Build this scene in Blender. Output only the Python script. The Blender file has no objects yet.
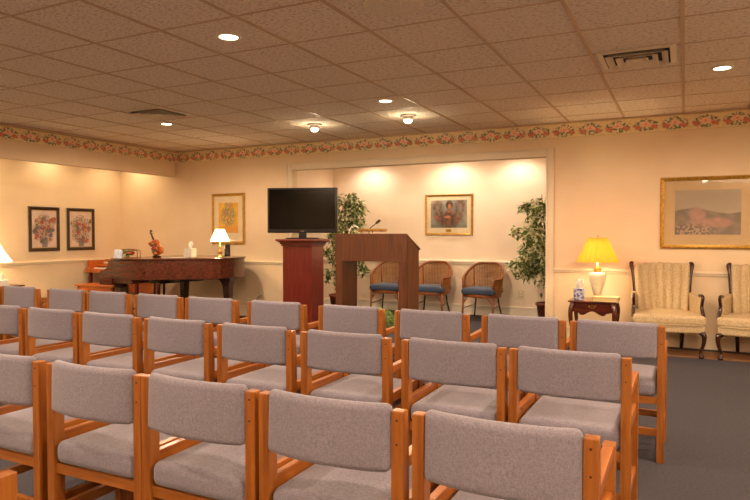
import bpy, bmesh, math, random
from mathutils import Vector, Matrix, noise
random.seed(7)
C = bpy.context.scene.collection
PI = math.pi
R = math.radians

# ------------------------------------------------------------------ materials
def new_mat(name):
    m = bpy.data.materials.new(name); m.use_nodes = True
    nt = m.node_tree
    return m, nt, nt.nodes['Principled BSDF']

def lin(c):
    return tuple(((v/255.0)/12.92 if v/255.0 <= 0.04045 else ((v/255.0+0.055)/1.055)**2.4) for v in c) + (1.0,)

def mat(name, c, rough=0.6, metal=0.0, c2=None, scale=(8, 8, 8), bump=0.0, bscale=60.0, coat=0.0, spec=None, detail=4.0, contrast=(0.35, 0.65)):
    m, nt, b = new_mat(name)
    b.inputs['Roughness'].default_value = rough
    b.inputs['Metallic'].default_value = metal
    if coat: b.inputs['Coat Weight'].default_value = coat; b.inputs['Coat Roughness'].default_value = 0.12
    if spec is not None: b.inputs['Specular IOR Level'].default_value = spec
    tc = nt.nodes.new('ShaderNodeTexCoord')
    mp = nt.nodes.new('ShaderNodeMapping'); mp.inputs['Scale'].default_value = scale
    nt.links.new(tc.outputs['Object'], mp.inputs['Vector'])
    n = nt.nodes.new('ShaderNodeTexNoise'); n.inputs['Scale'].default_value = 1.0; n.inputs['Detail'].default_value = detail
    nt.links.new(mp.outputs['Vector'], n.inputs['Vector'])
    r = nt.nodes.new('ShaderNodeValToRGB')
    a = lin(c); d = lin(c2) if c2 else tuple(v*0.93 for v in a[:3]) + (1,)
    r.color_ramp.elements[0].position = contrast[0]; r.color_ramp.elements[1].position = contrast[1]
    r.color_ramp.elements[0].color = d; r.color_ramp.elements[1].color = a
    nt.links.new(n.outputs['Fac'], r.inputs['Fac'])
    nt.links.new(r.outputs['Color'], b.inputs['Base Color'])
    if bump:
        n2 = nt.nodes.new('ShaderNodeTexNoise'); n2.inputs['Scale'].default_value = bscale; n2.inputs['Detail'].default_value = 3
        nt.links.new(tc.outputs['Object'], n2.inputs['Vector'])
        bp = nt.nodes.new('ShaderNodeBump'); bp.inputs['Strength'].default_value = bump; bp.inputs['Distance'].default_value = 0.004
        nt.links.new(n2.outputs['Fac'], bp.inputs['Height']); nt.links.new(bp.outputs['Normal'], b.inputs['Normal'])
    return m

def glow(name, c, strength, base=None):
    m, nt, b = new_mat(name)
    b.inputs['Base Color'].default_value = lin(base or c)
    b.inputs['Emission Color'].default_value = lin(c)
    b.inputs['Emission Strength'].default_value = strength
    b.inputs['Roughness'].default_value = 0.6
    return m

def attr_mat(name, rough=0.7, coat=0.0):
    m, nt, b = new_mat(name)
    a = nt.nodes.new('ShaderNodeAttribute'); a.attribute_name = 'paint'
    nt.links.new(a.outputs['Color'], b.inputs['Base Color'])
    b.inputs['Roughness'].default_value = rough
    if coat: b.inputs['Coat Weight'].default_value = coat; b.inputs['Coat Roughness'].default_value = 0.05
    return m

def cloth(name, c, c2):
    """woven upholstery: crossed fine threads over slow mottling"""
    m, nt, b = new_mat(name)
    b.inputs['Roughness'].default_value = 0.95; b.inputs['Specular IOR Level'].default_value = 0.15
    b.inputs['Sheen Weight'].default_value = 0.25
    tc = nt.nodes.new('ShaderNodeTexCoord')
    outs = []
    for sc in ((900, 200, 200), (200, 200, 900)):
        mp = nt.nodes.new('ShaderNodeMapping'); mp.inputs['Scale'].default_value = sc
        nt.links.new(tc.outputs['Object'], mp.inputs['Vector'])
        n = nt.nodes.new('ShaderNodeTexNoise'); n.inputs['Scale'].default_value = 0.5; n.inputs['Detail'].default_value = 2
        nt.links.new(mp.outputs['Vector'], n.inputs['Vector']); outs.append(n)
    ad = nt.nodes.new('ShaderNodeMath'); ad.operation = 'ADD'
    nt.links.new(outs[0].outputs['Fac'], ad.inputs[0]); nt.links.new(outs[1].outputs['Fac'], ad.inputs[1])
    ml = nt.nodes.new('ShaderNodeMath'); ml.operation = 'MULTIPLY'; ml.inputs[1].default_value = 0.5
    nt.links.new(ad.outputs[0], ml.inputs[0])
    r = nt.nodes.new('ShaderNodeValToRGB'); r.color_ramp.elements[0].position = 0.38; r.color_ramp.elements[1].position = 0.62
    r.color_ramp.elements[0].color = lin(c2); r.color_ramp.elements[1].color = lin(c)
    nt.links.new(ml.outputs[0], r.inputs['Fac']); nt.links.new(r.outputs['Color'], b.inputs['Base Color'])
    bp = nt.nodes.new('ShaderNodeBump'); bp.inputs['Strength'].default_value = 0.25; bp.inputs['Distance'].default_value = 0.002
    nt.links.new(ml.outputs[0], bp.inputs['Height']); nt.links.new(bp.outputs['Normal'], b.inputs['Normal'])
    return m

def wood(name, c, c2, axis='z', rough=0.4, coat=0.15, k=14.0):
    s = {'x': (k*0.07, k, k), 'y': (k, k*0.07, k), 'z': (k, k, k*0.07)}[axis]
    s = tuple(v*3 for v in s)
    return mat(name, c, rough, 0, c2, s, coat=coat, detail=5, contrast=(0.3, 0.7))

M = {}
M['wall'] = mat('cream wall paint', (225, 203, 170), 0.75, c2=(221, 198, 164), scale=(3, 3, 3), bump=0.15, bscale=220)
M['alcove_wall'] = mat('alcove wall paint', (236, 218, 194), 0.75, c2=(232, 213, 189), scale=(3, 3, 3), bump=0.12, bscale=220)
M['trim'] = mat('trim paint', (224, 208, 180), 0.5, scale=(2, 2, 2))
M['trim_light'] = mat('alcove trim paint', (240, 230, 210), 0.45, scale=(2, 2, 2))
M['carpet'] = mat('carpet', (86, 84, 91), 1.0, c2=(73, 71, 77), scale=(60, 60, 60), bump=0.8, bscale=500, detail=8, spec=0.05, contrast=(0.25, 0.75))
M['strip'] = mat('tan floor strip', (140, 100, 64), 0.7, c2=(124, 86, 52), scale=(2, 30, 30))
M['oak_z'] = wood('honey oak upright', (166, 102, 38), (128, 70, 20), 'z')
M['oak_x'] = wood('honey oak rail', (166, 102, 38), (128, 70, 20), 'x')
M['oak_y'] = wood('honey oak arm', (176, 106, 40), (136, 72, 20), 'y')
M['fabric'] = cloth('grey mauve fabric', (136, 131, 144), (112, 107, 119))
M['bolt'] = mat('dark bolt', (70, 40, 20), 0.45, 0.3)
M['cherry'] = wood('cherry veneer', (118, 36, 20), (86, 22, 12), 'z', 0.35, 0.25)
M['cherry_side'] = wood('cherry trim', (122, 50, 26), (90, 32, 16), 'x', 0.35, 0.25)
M['walnut'] = wood('walnut veneer', (122, 70, 30), (92, 46, 18), 'x', 0.45, 0.1)
M['walnut_z'] = wood('walnut veneer upright', (112, 62, 28), (80, 40, 16), 'z', 0.45, 0.1)
M['mahog'] = wood('piano mahogany', (100, 44, 24), (56, 22, 12), 'x', 0.22, 0.5)
M['mahog_dark'] = wood('dark mahogany', (62, 26, 16), (36, 14, 9), 'z', 0.22, 0.5)
M['honey'] = wood('honey maple', (206, 112, 44), (176, 86, 28), 'x', 0.35, 0.3)
M['table_wood'] = wood('side table mahogany', (98, 38, 20), (62, 22, 12), 'x', 0.25, 0.5)
M['black'] = mat('black satin', (14, 13, 13), 0.35)
M['screen'] = mat('dark glass screen', (6, 5, 5), 0.08, spec=0.2)
M['ivory'] = mat('ivory keys', (240, 232, 214), 0.3)
M['gold'] = mat('gilt frame', (204, 158, 66), 0.32, 0.45, c2=(160, 118, 42), scale=(40, 40, 40))
M['brass'] = mat('brass', (214, 170, 92), 0.25, 0.95)
M['bronze'] = mat('dark bronze frame', (74, 52, 30), 0.35, 0.4, c2=(52, 36, 22), scale=(30, 30, 30))
M['silver'] = mat('pale silver edge', (190, 190, 186), 0.35, 0.6)
M['mat_cream'] = mat('cream mount board', (232, 214, 176), 0.8)
M['mat_tan'] = mat('tan mount board', (196, 168, 124), 0.8)
M['paint'] = attr_mat('painted print', 0.7, 0.0)
M['paint_gloss'] = attr_mat('glazed print', 0.5, 0.5)
M['paper'] = attr_mat('wallpaper border', 0.8)
M['cane'] = mat('woven cane', (178, 124, 60), 0.55, c2=(140, 92, 40), scale=(60, 60, 60))
M['rattan'] = wood('rattan frame', (146, 82, 36), (108, 54, 20), 'z', 0.35, 0.3)
M['blue'] = cloth('slate blue cushion', (78, 92, 118), (54, 66, 90))
M['damask'] = mat('gold damask', (196, 176, 140), 0.8, c2=(182, 160, 122), scale=(55, 55, 55), bump=0.3, bscale=260, detail=6, contrast=(0.42, 0.58))
M['leaf'] = mat('green leaf', (112, 130, 66), 0.4, c2=(62, 84, 40), scale=(20, 20, 20))
M['leaf_pale'] = mat('cream edged leaf', (238, 232, 196), 0.45, c2=(206, 208, 160), scale=(20, 20, 20))
M['fern'] = mat('fern green', (130, 160, 60), 0.5, c2=(78, 112, 40), scale=(20, 20, 20))
M['bark'] = mat('bark', (120, 92, 62), 0.8, c2=(84, 60, 40), scale=(30, 30, 8))
M['soil'] = mat('soil', (48, 34, 24), 0.95)
M['pot_red'] = mat('dark red pot', (124, 60, 40), 0.4, c2=(100, 44, 30))
M['pot_green'] = mat('dark green pot', (50, 60, 44), 0.5)
M['porcelain'] = mat('crackle ivory porcelain', (232, 222, 196), 0.22, c2=(212, 198, 166), scale=(90, 90, 90), coat=0.3)
M['shade_yellow'] = None
M['tissue'] = mat('white tissue', (222, 218, 210), 0.9)
M['tissue_box'] = mat('blue floral tissue box', (190, 190, 200), 0.6, c2=(78, 84, 140), scale=(45, 45, 45), contrast=(0.46, 0.54), detail=3)
M['crochet'] = mat('white crochet cover', (206, 200, 188), 0.9, c2=(164, 156, 140), scale=(120, 120, 120), bump=0.5, bscale=200)
M['book'] = mat('cream book cover', (226, 212, 160), 0.5)
M['pages'] = mat('book pages', (214, 194, 136), 0.8, c2=(196, 174, 116), scale=(2, 2, 300))
M['red'] = mat('deep red flower', (168, 36, 30), 0.6, c2=(120, 20, 22), scale=(60, 60, 60))
M['pink'] = mat('dusty pink flower', (196, 112, 110), 0.6, c2=(150, 60, 70), scale=(60, 60, 60))
M['orange'] = mat('orange flower', (216, 130, 50), 0.6, c2=(180, 90, 30), scale=(60, 60, 60))
M['white'] = mat('white enamel', (236, 232, 222), 0.4)
M['vent'] = mat('vent enamel', (232, 218, 190), 0.45)
M['vent_dark'] = mat('vent duct dark', (24, 18, 14), 0.9)
M['speaker'] = mat('speaker grille', (246, 236, 216), 0.6, c2=(214, 200, 176), scale=(170, 170, 170), contrast=(0.45, 0.6))
M['tbar'] = mat('ceiling tee bar', (196, 168, 134), 0.5)
M['outlet'] = mat('outlet plate', (222, 204, 166), 0.5)
M['white_blue'] = mat('white card with pale blue print', (240, 240, 240), 0.6, c2=(168, 188, 220), scale=(30, 30, 30))
M['lens'] = glow('lit can lens', (255, 232, 190), 9.0)
M['bulb'] = glow('lit bulb', (255, 236, 200), 14.0)
M['lens_dim'] = glow('dim can lens', (255, 224, 170), 3.0)
M['shade_white'] = glow('lit white lamp shade', (255, 224, 170), 2.6)

# clear tumbler glass
m, nt, b = new_mat('clear glass'); b.inputs['Transmission Weight'].default_value = 1.0; b.inputs['Roughness'].default_value = 0.02
b.inputs['IOR'].default_value = 1.45
M['glass'] = m
def leafy_mat(name, c, c2):
    m = mat(name, c, 0.4, c2=c2, scale=(20, 20, 20)); nt = m.node_tree; b = nt.nodes['Principled BSDF']
    t = nt.nodes.new('ShaderNodeBsdfTranslucent'); x = nt.nodes.new('ShaderNodeMixShader'); x.inputs[0].default_value = 0.38
    nt.links.new(b.inputs['Base Color'].links[0].from_socket, t.inputs['Color'])
    nt.links.new(b.outputs[0], x.inputs[1]); nt.links.new(t.outputs[0], x.inputs[2]); nt.links.new(x.outputs[0], nt.nodes['Material Output'].inputs['Surface'])
    return m
M['leaf'] = leafy_mat('green leaf blade', (124, 142, 70), (70, 94, 44)); M['leaf_pale'] = leafy_mat('cream edged leaf blade', (244, 238, 204), (216, 216, 168))
M['fern'] = leafy_mat('fern frond green', (150, 176, 76), (92, 126, 48))
# picture glazing: mostly see through, with a mirror sheen
m, nt, b = new_mat('picture glazing')
tr = nt.nodes.new('ShaderNodeBsdfTransparent'); gl = nt.nodes.new('ShaderNodeBsdfGlossy'); gl.inputs['Roughness'].default_value = 0.03
mx = nt.nodes.new('ShaderNodeMixShader')
mx.inputs[0].default_value = 0.11; nt.links.new(tr.outputs[0], mx.inputs[1]); nt.links.new(gl.outputs[0], mx.inputs[2])
nt.links.new(mx.outputs[0], nt.nodes['Material Output'].inputs['Surface'])
M['glazing'] = m
# pleated yellow shade, lit from inside: translucent silk
def shade_mat(name, c, trans_c, em, em_c):
    m, nt, b = new_mat(name)
    b.inputs['Base Color'].default_value = lin(c); b.inputs['Roughness'].default_value = 0.8
    t = nt.nodes.new('ShaderNodeBsdfTranslucent'); t.inputs['Color'].default_value = lin(trans_c)
    x = nt.nodes.new('ShaderNodeMixShader'); x.inputs[0].default_value = 0.55
    nt.links.new(b.outputs[0], x.inputs[1]); nt.links.new(t.outputs[0], x.inputs[2])
    b.inputs['Emission Color'].default_value = lin(em_c); b.inputs['Emission Strength'].default_value = em
    nt.links.new(x.outputs[0], nt.nodes['Material Output'].inputs['Surface'])
    return m
M['shade_yellow'] = shade_mat('yellow pleated silk shade', (236, 184, 84), (250, 186, 84), 0.40, (255, 160, 40))

# ceiling tile: fissured mineral fibre
m, nt, b = new_mat('acoustic tile')
b.inputs['Roughness'].default_value = 0.95
tc = nt.nodes.new('ShaderNodeTexCoord')
mp = nt.nodes.new('ShaderNodeMapping'); mp.inputs['Scale'].default_value = (34, 60, 34)
nt.links.new(tc.outputs['Object'], mp.inputs['Vector'])
n = nt.nodes.new('ShaderNodeTexNoise'); n.inputs['Scale'].default_value = 1.0; n.inputs['Detail'].default_value = 5; n.inputs['Roughness'].default_value = 0.7
nt.links.new(mp.outputs[0], n.inputs['Vector'])
r = nt.nodes.new('ShaderNodeValToRGB')
r.color_ramp.elements[0].position = 0.36; r.color_ramp.elements[0].color = lin((180, 166, 148))
r.color_ramp.elements[1].position = 0.5; r.color_ramp.elements[1].color = lin((238, 226, 208))
nt.links.new(n.outputs['Fac'], r.inputs['Fac']); nt.links.new(r.outputs['Color'], b.inputs['Base Color'])
bp = nt.nodes.new('ShaderNodeBump'); bp.inputs['Strength'].default_value = 0.5; bp.inputs['Distance'].default_value = 0.006
nt.links.new(n.outputs['Fac'], bp.inputs['Height']); nt.links.new(bp.outputs['Normal'], b.inputs['Normal'])
M['tile'] = m

# ------------------------------------------------------------------ mesh helpers
def BM(): return bmesh.new()

def link(name, bm, m, parent=None, smooth=False, bevel=0.0, loc=None):
    me = bpy.data.meshes.new(name)
    bmesh.ops.recalc_face_normals(bm, faces=bm.faces)
    bm.to_mesh(me); bm.free()
    if smooth:
        for p in me.polygons: p.use_smooth = True
    o = bpy.data.objects.new(name, me); C.objects.link(o)
    for q in (m if isinstance(m, (list, tuple)) else [m]): me.materials.append(q)
    if parent: o.parent = parent
    if loc: o.location = loc
    if bevel:
        bv = o.modifiers.new('bevel', 'BEVEL'); bv.width = bevel; bv.segments = 2; bv.limit_method = 'ANGLE'; bv.angle_limit = R(40)
    return o

def tag(o, label, cat, group=None, kind=None):
    o['label'] = label; o['category'] = cat
    if group: o['group'] = group
    if kind: o['kind'] = kind
    return o

def thing(name, label, cat, loc=(0, 0, 0), rz=0.0, group=None):
    o = bpy.data.objects.new(name, None); C.objects.link(o)
    o.empty_display_size = 0.1
    o.location = loc; o.rotation_euler = (0, 0, rz)
    return tag(o, label, cat, group)

def struct(name, bm, m, parent=None, **k):
    o = link(name, bm, m, parent, **k)
    if not parent: o['kind'] = 'structure'
    return o

def copy_tree(o, parent=None):
    c = o.copy(); C.objects.link(c)
    if parent: c.parent = parent
    for ch in list(o.children): copy_tree(ch, c)
    return c

def box(bm, x0, x1, y0, y1, z0, z1, mi=0):
    v = [bm.verts.new(p) for p in ((x0,y0,z0),(x1,y0,z0),(x1,y1,z0),(x0,y1,z0),(x0,y0,z1),(x1,y0,z1),(x1,y1,z1),(x0,y1,z1))]
    for f in ((0,3,2,1),(4,5,6,7),(0,1,5,4),(1,2,6,5),(2,3,7,6),(3,0,4,7)):
        fc = bm.faces.new([v[i] for i in f]); fc.material_index = mi
    return bm

def rbox(bm, x0, x1, y0, y1, z0, z1, r=0.02, k=3, warp=None, mi=0):
    """box with rounded edges and an inner grid that a warp can bend"""
    cx, cy, cz = (x0+x1)/2, (y0+y1)/2, (z0+z1)/2
    h = (abs(x1-x0)/2, abs(y1-y0)/2, abs(z1-z0)/2)
    r = min(r, min(h)*0.98)
    kk = k if isinstance(k, (tuple, list)) else (k, k, k)
    ax = []
    for a in range(3):
        i = h[a]-r; l = []
        for t in (0, .18, .45, .75): l.append(-h[a]+r*t)
        for q in range(kk[a]+1): l.append(-i+2*i*q/kk[a])
        for t in (.75, .45, .18, 0): l.append(h[a]-r*t)
        ax.append(l)
    cache = {}
    def vert(p):
        key = tuple(round(c, 6) for c in p)
        if key in cache: return cache[key]
        q = [max(-(h[a]-r), min(h[a]-r, p[a])) for a in range(3)]
        d = Vector([p[a]-q[a] for a in range(3)])
        if d.length > 1e-9: d = d.normalized()*r
        w = Vector((q[0]+d[0]+cx, q[1]+d[1]+cy, q[2]+d[2]+cz))
        if warp: w = Vector(warp(w))
        cache[key] = bm.verts.new(w); return cache[key]
    for a in range(3):
        u, w = (a+1) % 3, (a+2) % 3
        for s in (-h[a], h[a]):
            for i in range(len(ax[u])-1):
                for j in range(len(ax[w])-1):
                    ps = []
                    for (ii, jj) in ((i, j), (i+1, j), (i+1, j+1), (i, j+1)):
                        p = [0, 0, 0]; p[a] = s; p[u] = ax[u][ii]; p[w] = ax[w][jj]; ps.append(vert(p))
                    if len(set(ps)) == 4:
                        try: bm.faces.new(ps).material_index = mi
                        except ValueError: pass
    return bm

def tube(bm, pts, rad, seg=8, mi=0, cap=True):
    """round tube through points; rad a number or a list"""
    pts = [Vector(p) for p in pts]; n = len(pts)
    rads = rad if isinstance(rad, (list, tuple)) else [rad]*n
    rings = []; prev = None
    for i, p in enumerate(pts):
        t = (pts[min(i+1, n-1)]-pts[max(i-1, 0)]).normalized()
        if prev is None:
            up = Vector((0, 0, 1)) if abs(t.z) < 0.9 else Vector((1, 0, 0))
            a = t.cross(up).normalized()
        else:
            a = (prev - t*prev.dot(t)).normalized()
        b = t.cross(a); prev = a
        rings.append([bm.verts.new(p+(a*math.cos(2*PI*j/seg)+b*math.sin(2*PI*j/seg))*rads[i]) for j in range(seg)])
    for i in range(n-1):
        for j in range(seg):
            bm.faces.new((rings[i][j], rings[i][(j+1) % seg], rings[i+1][(j+1) % seg], rings[i+1][j])).material_index = mi
    if cap:
        bm.faces.new(rings[0][::-1]).material_index = mi; bm.faces.new(rings[-1]).material_index = mi
    return bm

def curve(ctrl, n=8):
    """Catmull-Rom through control points"""
    P = [Vector(p) for p in ctrl]; P = [P[0]*2-P[1]] + P + [P[-1]*2-P[-2]]
    out = []
    for i in range(1, len(P)-2):
        for k in range(n):
            t = k/n
            a, b, c, d = P[i-1], P[i], P[i+1], P[i+2]
            out.append(0.5*((2*b)+(-a+c)*t+(2*a-5*b+4*c-d)*t*t+(-a+3*b-3*c+d)*t**3))
    out.append(P[-2]); return out

def lathe(bm, prof, seg=24, c=(0, 0, 0), mi=0, flute=0.0, nfl=0, cap=True):
    """prof: (radius, z)"""
    rings = []
    for (r, z) in prof:
        ring = []
        for j in range(seg):
            a = 2*PI*j/seg
            rr = r*(1+flute*math.cos(nfl*a)) if flute else r
            ring.append(bm.verts.new((c[0]+rr*math.cos(a), c[1]+rr*math.sin(a), c[2]+z)))
        rings.append(ring)
    for i in range(len(rings)-1):
        for j in range(seg):
            bm.faces.new((rings[i][j], rings[i][(j+1) % seg], rings[i+1][(j+1) % seg], rings[i+1][j])).material_index = mi
    if cap:
        for q in (rings[0][::-1], rings[-1]):
            try: bm.faces.new(q).material_index = mi
            except ValueError: pass
    return bm

def prism(bm, outline, z0, z1, mi=0):
    lo = [bm.verts.new((x, y, z0)) for x, y in outline]; hi = [bm.verts.new((x, y, z1)) for x, y in outline]
    n = len(lo)
    bm.faces.new(lo[::-1]).material_index = mi; bm.faces.new(hi).material_index = mi
    for i in range(n): bm.faces.new((lo[i], lo[(i+1) % n], hi[(i+1) % n], hi[i])).material_index = mi
    return bm

def prism_axis(bm, outline, a0, a1, axis='x', mi=0):
    """outline in the plane across the axis: for x -> (y,z); for y -> (x,z)"""
    def P(u, v, w): return (w, u, v) if axis == 'x' else (u, w, v)
    lo = [bm.verts.new(P(u, v, a0)) for u, v in outline]; hi = [bm.verts.new(P(u, v, a1)) for u, v in outline]
    n = len(lo)
    bm.faces.new(lo[::-1]).material_index = mi; bm.faces.new(hi).material_index = mi
    for i in range(n): bm.faces.new((lo[i], lo[(i+1) % n], hi[(i+1) % n], hi[i])).material_index = mi
    return bm

def loft_sq(bm, secs, mi=0):
    """secs: (cx, cy, z, hx, hy) square sections joined upward"""
    rings = [[bm.verts.new((cx+sx*hx, cy+sy*hy, z)) for sx, sy in ((-1,-1),(1,-1),(1,1),(-1,1))] for (cx, cy, z, hx, hy) in secs]
    for i in range(len(rings)-1):
        for j in range(4): bm.faces.new((rings[i][j], rings[i][(j+1) % 4], rings[i+1][(j+1) % 4], rings[i+1][j])).material_index = mi
    bm.faces.new(rings[0][::-1]); bm.faces.new(rings[-1])
    return bm

def painted(name, w, h, nx, ny, fn, m, parent=None, thick=0.0):
    """upright sheet in the x-z plane facing -y, coloured by fn(u, v) in metres from its lower left"""
    verts = [(w*i/nx, 0, h*j/ny) for j in range(ny+1) for i in range(nx+1)]
    faces = [(j*(nx+1)+i, j*(nx+1)+i+1, (j+1)*(nx+1)+i+1, (j+1)*(nx+1)+i) for j in range(ny) for i in range(nx)]
    if thick:
        b0 = len(verts); verts += [(0, thick, 0), (w, thick, 0), (w, thick, h), (0, thick, h)]
        c = (0, nx, ny*(nx+1)+nx, ny*(nx+1))
        edge = [list(range(0, nx+1)), [j*(nx+1)+nx for j in range(ny+1)], [ny*(nx+1)+i for i in range(nx, -1, -1)], [j*(nx+1) for j in range(ny, -1, -1)]]
        for s, e in enumerate(edge): faces.append(tuple(e[::-1]) + (b0+s, b0+(s+1) % 4))
        faces.append((b0+3, b0+2, b0+1, b0))
    me = bpy.data.meshes.new(name); me.from_pydata(verts, [], faces); me.update()
    a = me.color_attributes.new('paint', 'FLOAT_COLOR', 'POINT')
    data = []
    for i, v in enumerate(verts):
        c = lin(fn(v[0], v[2])); data += list(c)
    a.data.foreach_set('color', data)
    me.materials.append(m)
    o = bpy.data.objects.new(name, me); C.objects.link(o)
    if parent: o.parent = parent
    return o

def mixc(a, b, t):
    t = max(0.0, min(1.0, t)); return tuple(a[i]*(1-t)+b[i]*t for i in range(3))
def nz(x, y, s=1.0, z=0.0): return noise.noise(Vector((x*s, y*s, z)))
def disc(u, v, cu, cv, ru, rv=None, soft=0.25):
    d = math.hypot((u-cu)/ru, (v-cv)/(rv or ru)); return max(0.0, min(1.0, (1-d)/soft))

# ------------------------------------------------------------------ room
W = 7.72; CH = 2.59; FX = -7.43; LX = -8.69; RX = 3.7; BY = -3.8
OL, OR_, OT = -5.16, -1.51, 2.19          # opening to the stage alcove
AL, AR, AB = -5.45, -1.02, 9.40           # stage alcove side walls and back

bm = BM(); box(bm, LX-0.1, RX+0.1, BY-0.1, AB+0.1, -0.1, 0.0); struct('floor', bm, M['carpet'])
bm = BM(); box(bm, -1.2, RX-0.02, 7.12, 7.54, 0.0, 0.006); struct('trim_1', bm, M['strip'])
bm = BM(); box(bm, LX-0.1, RX+0.1, BY-0.1, W+0.12, CH, CH+0.1); struct('ceiling', bm, M['tile'])
bm = BM(); box(bm, AL-0.1, AR+0.1, W+0.12, AB+0.1, CH-0.02, CH+0.1); struct('trim_2', bm, M['alcove_wall'])
# back wall with its opening
bm = BM()
box(bm, LX-0.1, OL, W, W+0.12, 0, CH); box(bm, OR_, RX+0.1, W, W+0.12, 0, CH); box(bm, OL, OR_, W, W+0.12, OT, CH)
struct('wall_back', bm, M['wall'])
bm = BM(); box(bm, LX-0.1, LX, BY-0.1, W, 0, CH); struct('wall_left', bm, M['wall'])
bm = BM(); box(bm, RX, RX+0.1, BY-0.1, W, 0, CH); struct('wall_right', bm, M['wall'])
bm = BM(); box(bm, LX, RX, BY-0.1, BY, 0, CH); struct('wall_rear', bm, M['wall'])
bm = BM(); box(bm, FX-0.12, FX, BY, W, 2.185, CH); struct('wall_soffit', bm, M['wall'])
bm = BM(); box(bm, AL-0.1, AL, W+0.12, AB, 0, CH-0.02); struct('wall_alcove_left', bm, M['alcove_wall'])
bm = BM(); box(bm, AR, AR+0.1, W+0.12, AB, 0, CH-0.02); struct('wall_alcove_right', bm, M['alcove_wall'])
bm = BM(); box(bm, AL-0.1, AR+0.1, AB, AB+0.1, 0, CH-0.02); struct('wall_alcove_back', bm, M['alcove_wall'])

# ceiling grid
bm = BM(); T = 0.6096
x = -0.03-T*14
while x < RX:
    if x > LX: box(bm, x-0.0125, x+0.0125, BY, W, CH-0.006, CH)
    x += T
struct('trim_3', bm, M['tbar'])
bm = BM(); y = 0.03-T*6
while y < W-0.05:
    box(bm, LX, RX, y-0.008, y+0.008, CH-0.003, CH); y += T
struct('trim_4', bm, M['tbar'])

# casing round the opening
bm = BM()
for a, b_ in ((OL-0.10, OL+0.0), (OR_, OR_+0.10)):
    box(bm, a, b_, W-0.018, W, 0, OT+0.10)
    mid = (a+b_)/2
    box(bm, a+0.006, a+0.024, W-0.028, W-0.018, 0, OT+0.10); box(bm, b_-0.02, b_-0.006, W-0.024, W-0.018, 0, OT+0.10)
box(bm, OL, OR_, W-0.018, W, OT, OT+0.10); box(bm, OL, OR_, W-0.028, W-0.018, OT+0.078, OT+0.094)
struct('trim_5', bm, M['trim'], bevel=0.003)
# chair rails
def rail(name, pts, m, z=0.80, t=0.05, d=0.028):
    bm = BM()
    for (x0, x1, y0, y1) in pts:
        if abs(x1-x0) > abs(y1-y0):
            box(bm, x0, x1, y0-d*0.55, y0, z, z+t); box(bm, x0, x1, y0-d, y0, z+t*0.45, z+t*0.85)
        else:
            box(bm, x0, x0+d*0.55, y0, y1, z, z+t); box(bm, x0, x0+d, y0, y1, z+t*0.45, z+t*0.85)
    return struct(name, bm, m, bevel=0.003)
rail('trim_6', [(LX, OL-0.1, W, W), (OR_+0.1, RX, W, W), (LX, LX, BY, W)], M['trim'])
rail('trim_7', [(AL, AR, AB, AB), (AL, AL, W+0.12, AB)], M['trim_light'], 0.785, 0.065, 0.045)
def base(name, pts, m, h=0.155):
    bm = BM()
    for (x0, x1, y0, y1) in pts:
        if abs(x1-x0) > abs(y1-y0):
            box(bm, x0, x1, y0-0.014, y0, 0, h-0.025); box(bm, x0, x1, y0-0.020, y0, h-0.025, h)
        else:
            box(bm, x0, x0+0.014, y0, y1, 0, h-0.025); box(bm, x0, x0+0.020, y0, y1, h-0.025, h)
    return struct(name, bm, m, bevel=0.002)
base('baseboard_back', [(LX, OL-0.1, W, W), (OR_+0.1, RX, W, W)], M['trim'])
base('baseboard_left', [(LX, LX, BY, W)], M['trim'])
base('baseboard_alcove', [(AL, AR, AB, AB), (AL, AL, W+0.12, AB)], M['trim_light'])

# floral wallpaper border
BG = (236, 216, 172)
def border_fn(off):
    def fn(u, v):
        p = 0.298
        s = (u+off)/p; k = math.floor(s); a = (s-k-0.5)*p; b = v
        c = mixc(BG, (222, 200, 154), 0.5+nz(u, v, 40))
        n1 = nz(u, v, 42.0, 3.0); n2 = nz(u, v, 90.0, 9.0)
        # leaves
        leaf = max(disc(a, b, 0, 0.074, 0.148, 0.066, 0.25), disc(a, b, 0.0, 0.134, 0.07, 0.026, 0.5), disc(a, b, -0.10, 0.10, 0.03, 0.03, .5), disc(a, b, 0.10, 0.10, 0.03, 0.03, .5))
        if leaf > 0.1 and n1 > 0.0: c = mixc(c, mixc((84, 108, 90), (140, 150, 118), 0.5+n2*1.6), min(1, leaf*1.6))
        # coral roses low left and right
        for cx, cy, rr in ((-0.082, 0.058, 0.036), (0.080, 0.064, 0.034), (-0.118, 0.074, 0.018), (0.114, 0.05, 0.018)):
            d = disc(a, b, cx, cy, rr, rr*0.85, 0.35)
            if d > 0: c = mixc(c, mixc((196, 92, 76), (232, 156, 130), 0.5+n2*1.6), d)
        # pale pink rose in the middle
        for cx, cy, rr in ((0, 0.098, 0.050), (-0.034, 0.088, 0.030), (0.036, 0.086, 0.030)):
            d = disc(a, b, cx, cy, rr, rr*0.72, 0.3)
            if d > 0: c = mixc(c, mixc((226, 162, 134), (252, 218, 190), 0.55+n2*1.6), d)
        d = disc(a, b, 0, 0.092, 0.016, 0.011, 0.6)
        if d > 0: c = mixc(c, (214, 116, 92), d)
        if b < 0.006 or b > 0.163: c = mixc(c, (170, 140, 92), 0.6)
        return c
    return fn
Lb = RX-FX
o = painted('trim_8', Lb, 0.17, 1250, 24, border_fn(FX+5.178+0.149), M['paper'], thick=0.002)
o.location = (FX, W-0.0022, 2.402); o['kind'] = 'structure'
o = painted('trim_9', W+0.5, 0.17, 900, 24, border_fn(0.1), M['paper'], thick=0.002)
o.rotation_euler = (0, 0, R(90)); o.location = (FX+0.0022, -0.5, 2.402); o['kind'] = 'structure'
# thin wall angle above the border
bm = BM(); box(bm, FX, RX, W-0.02, W, CH-0.018, CH-0.008); box(bm, FX, FX+0.02, BY, W, CH-0.018, CH-0.008); struct('trim_10', bm, M['tbar'])

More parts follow.
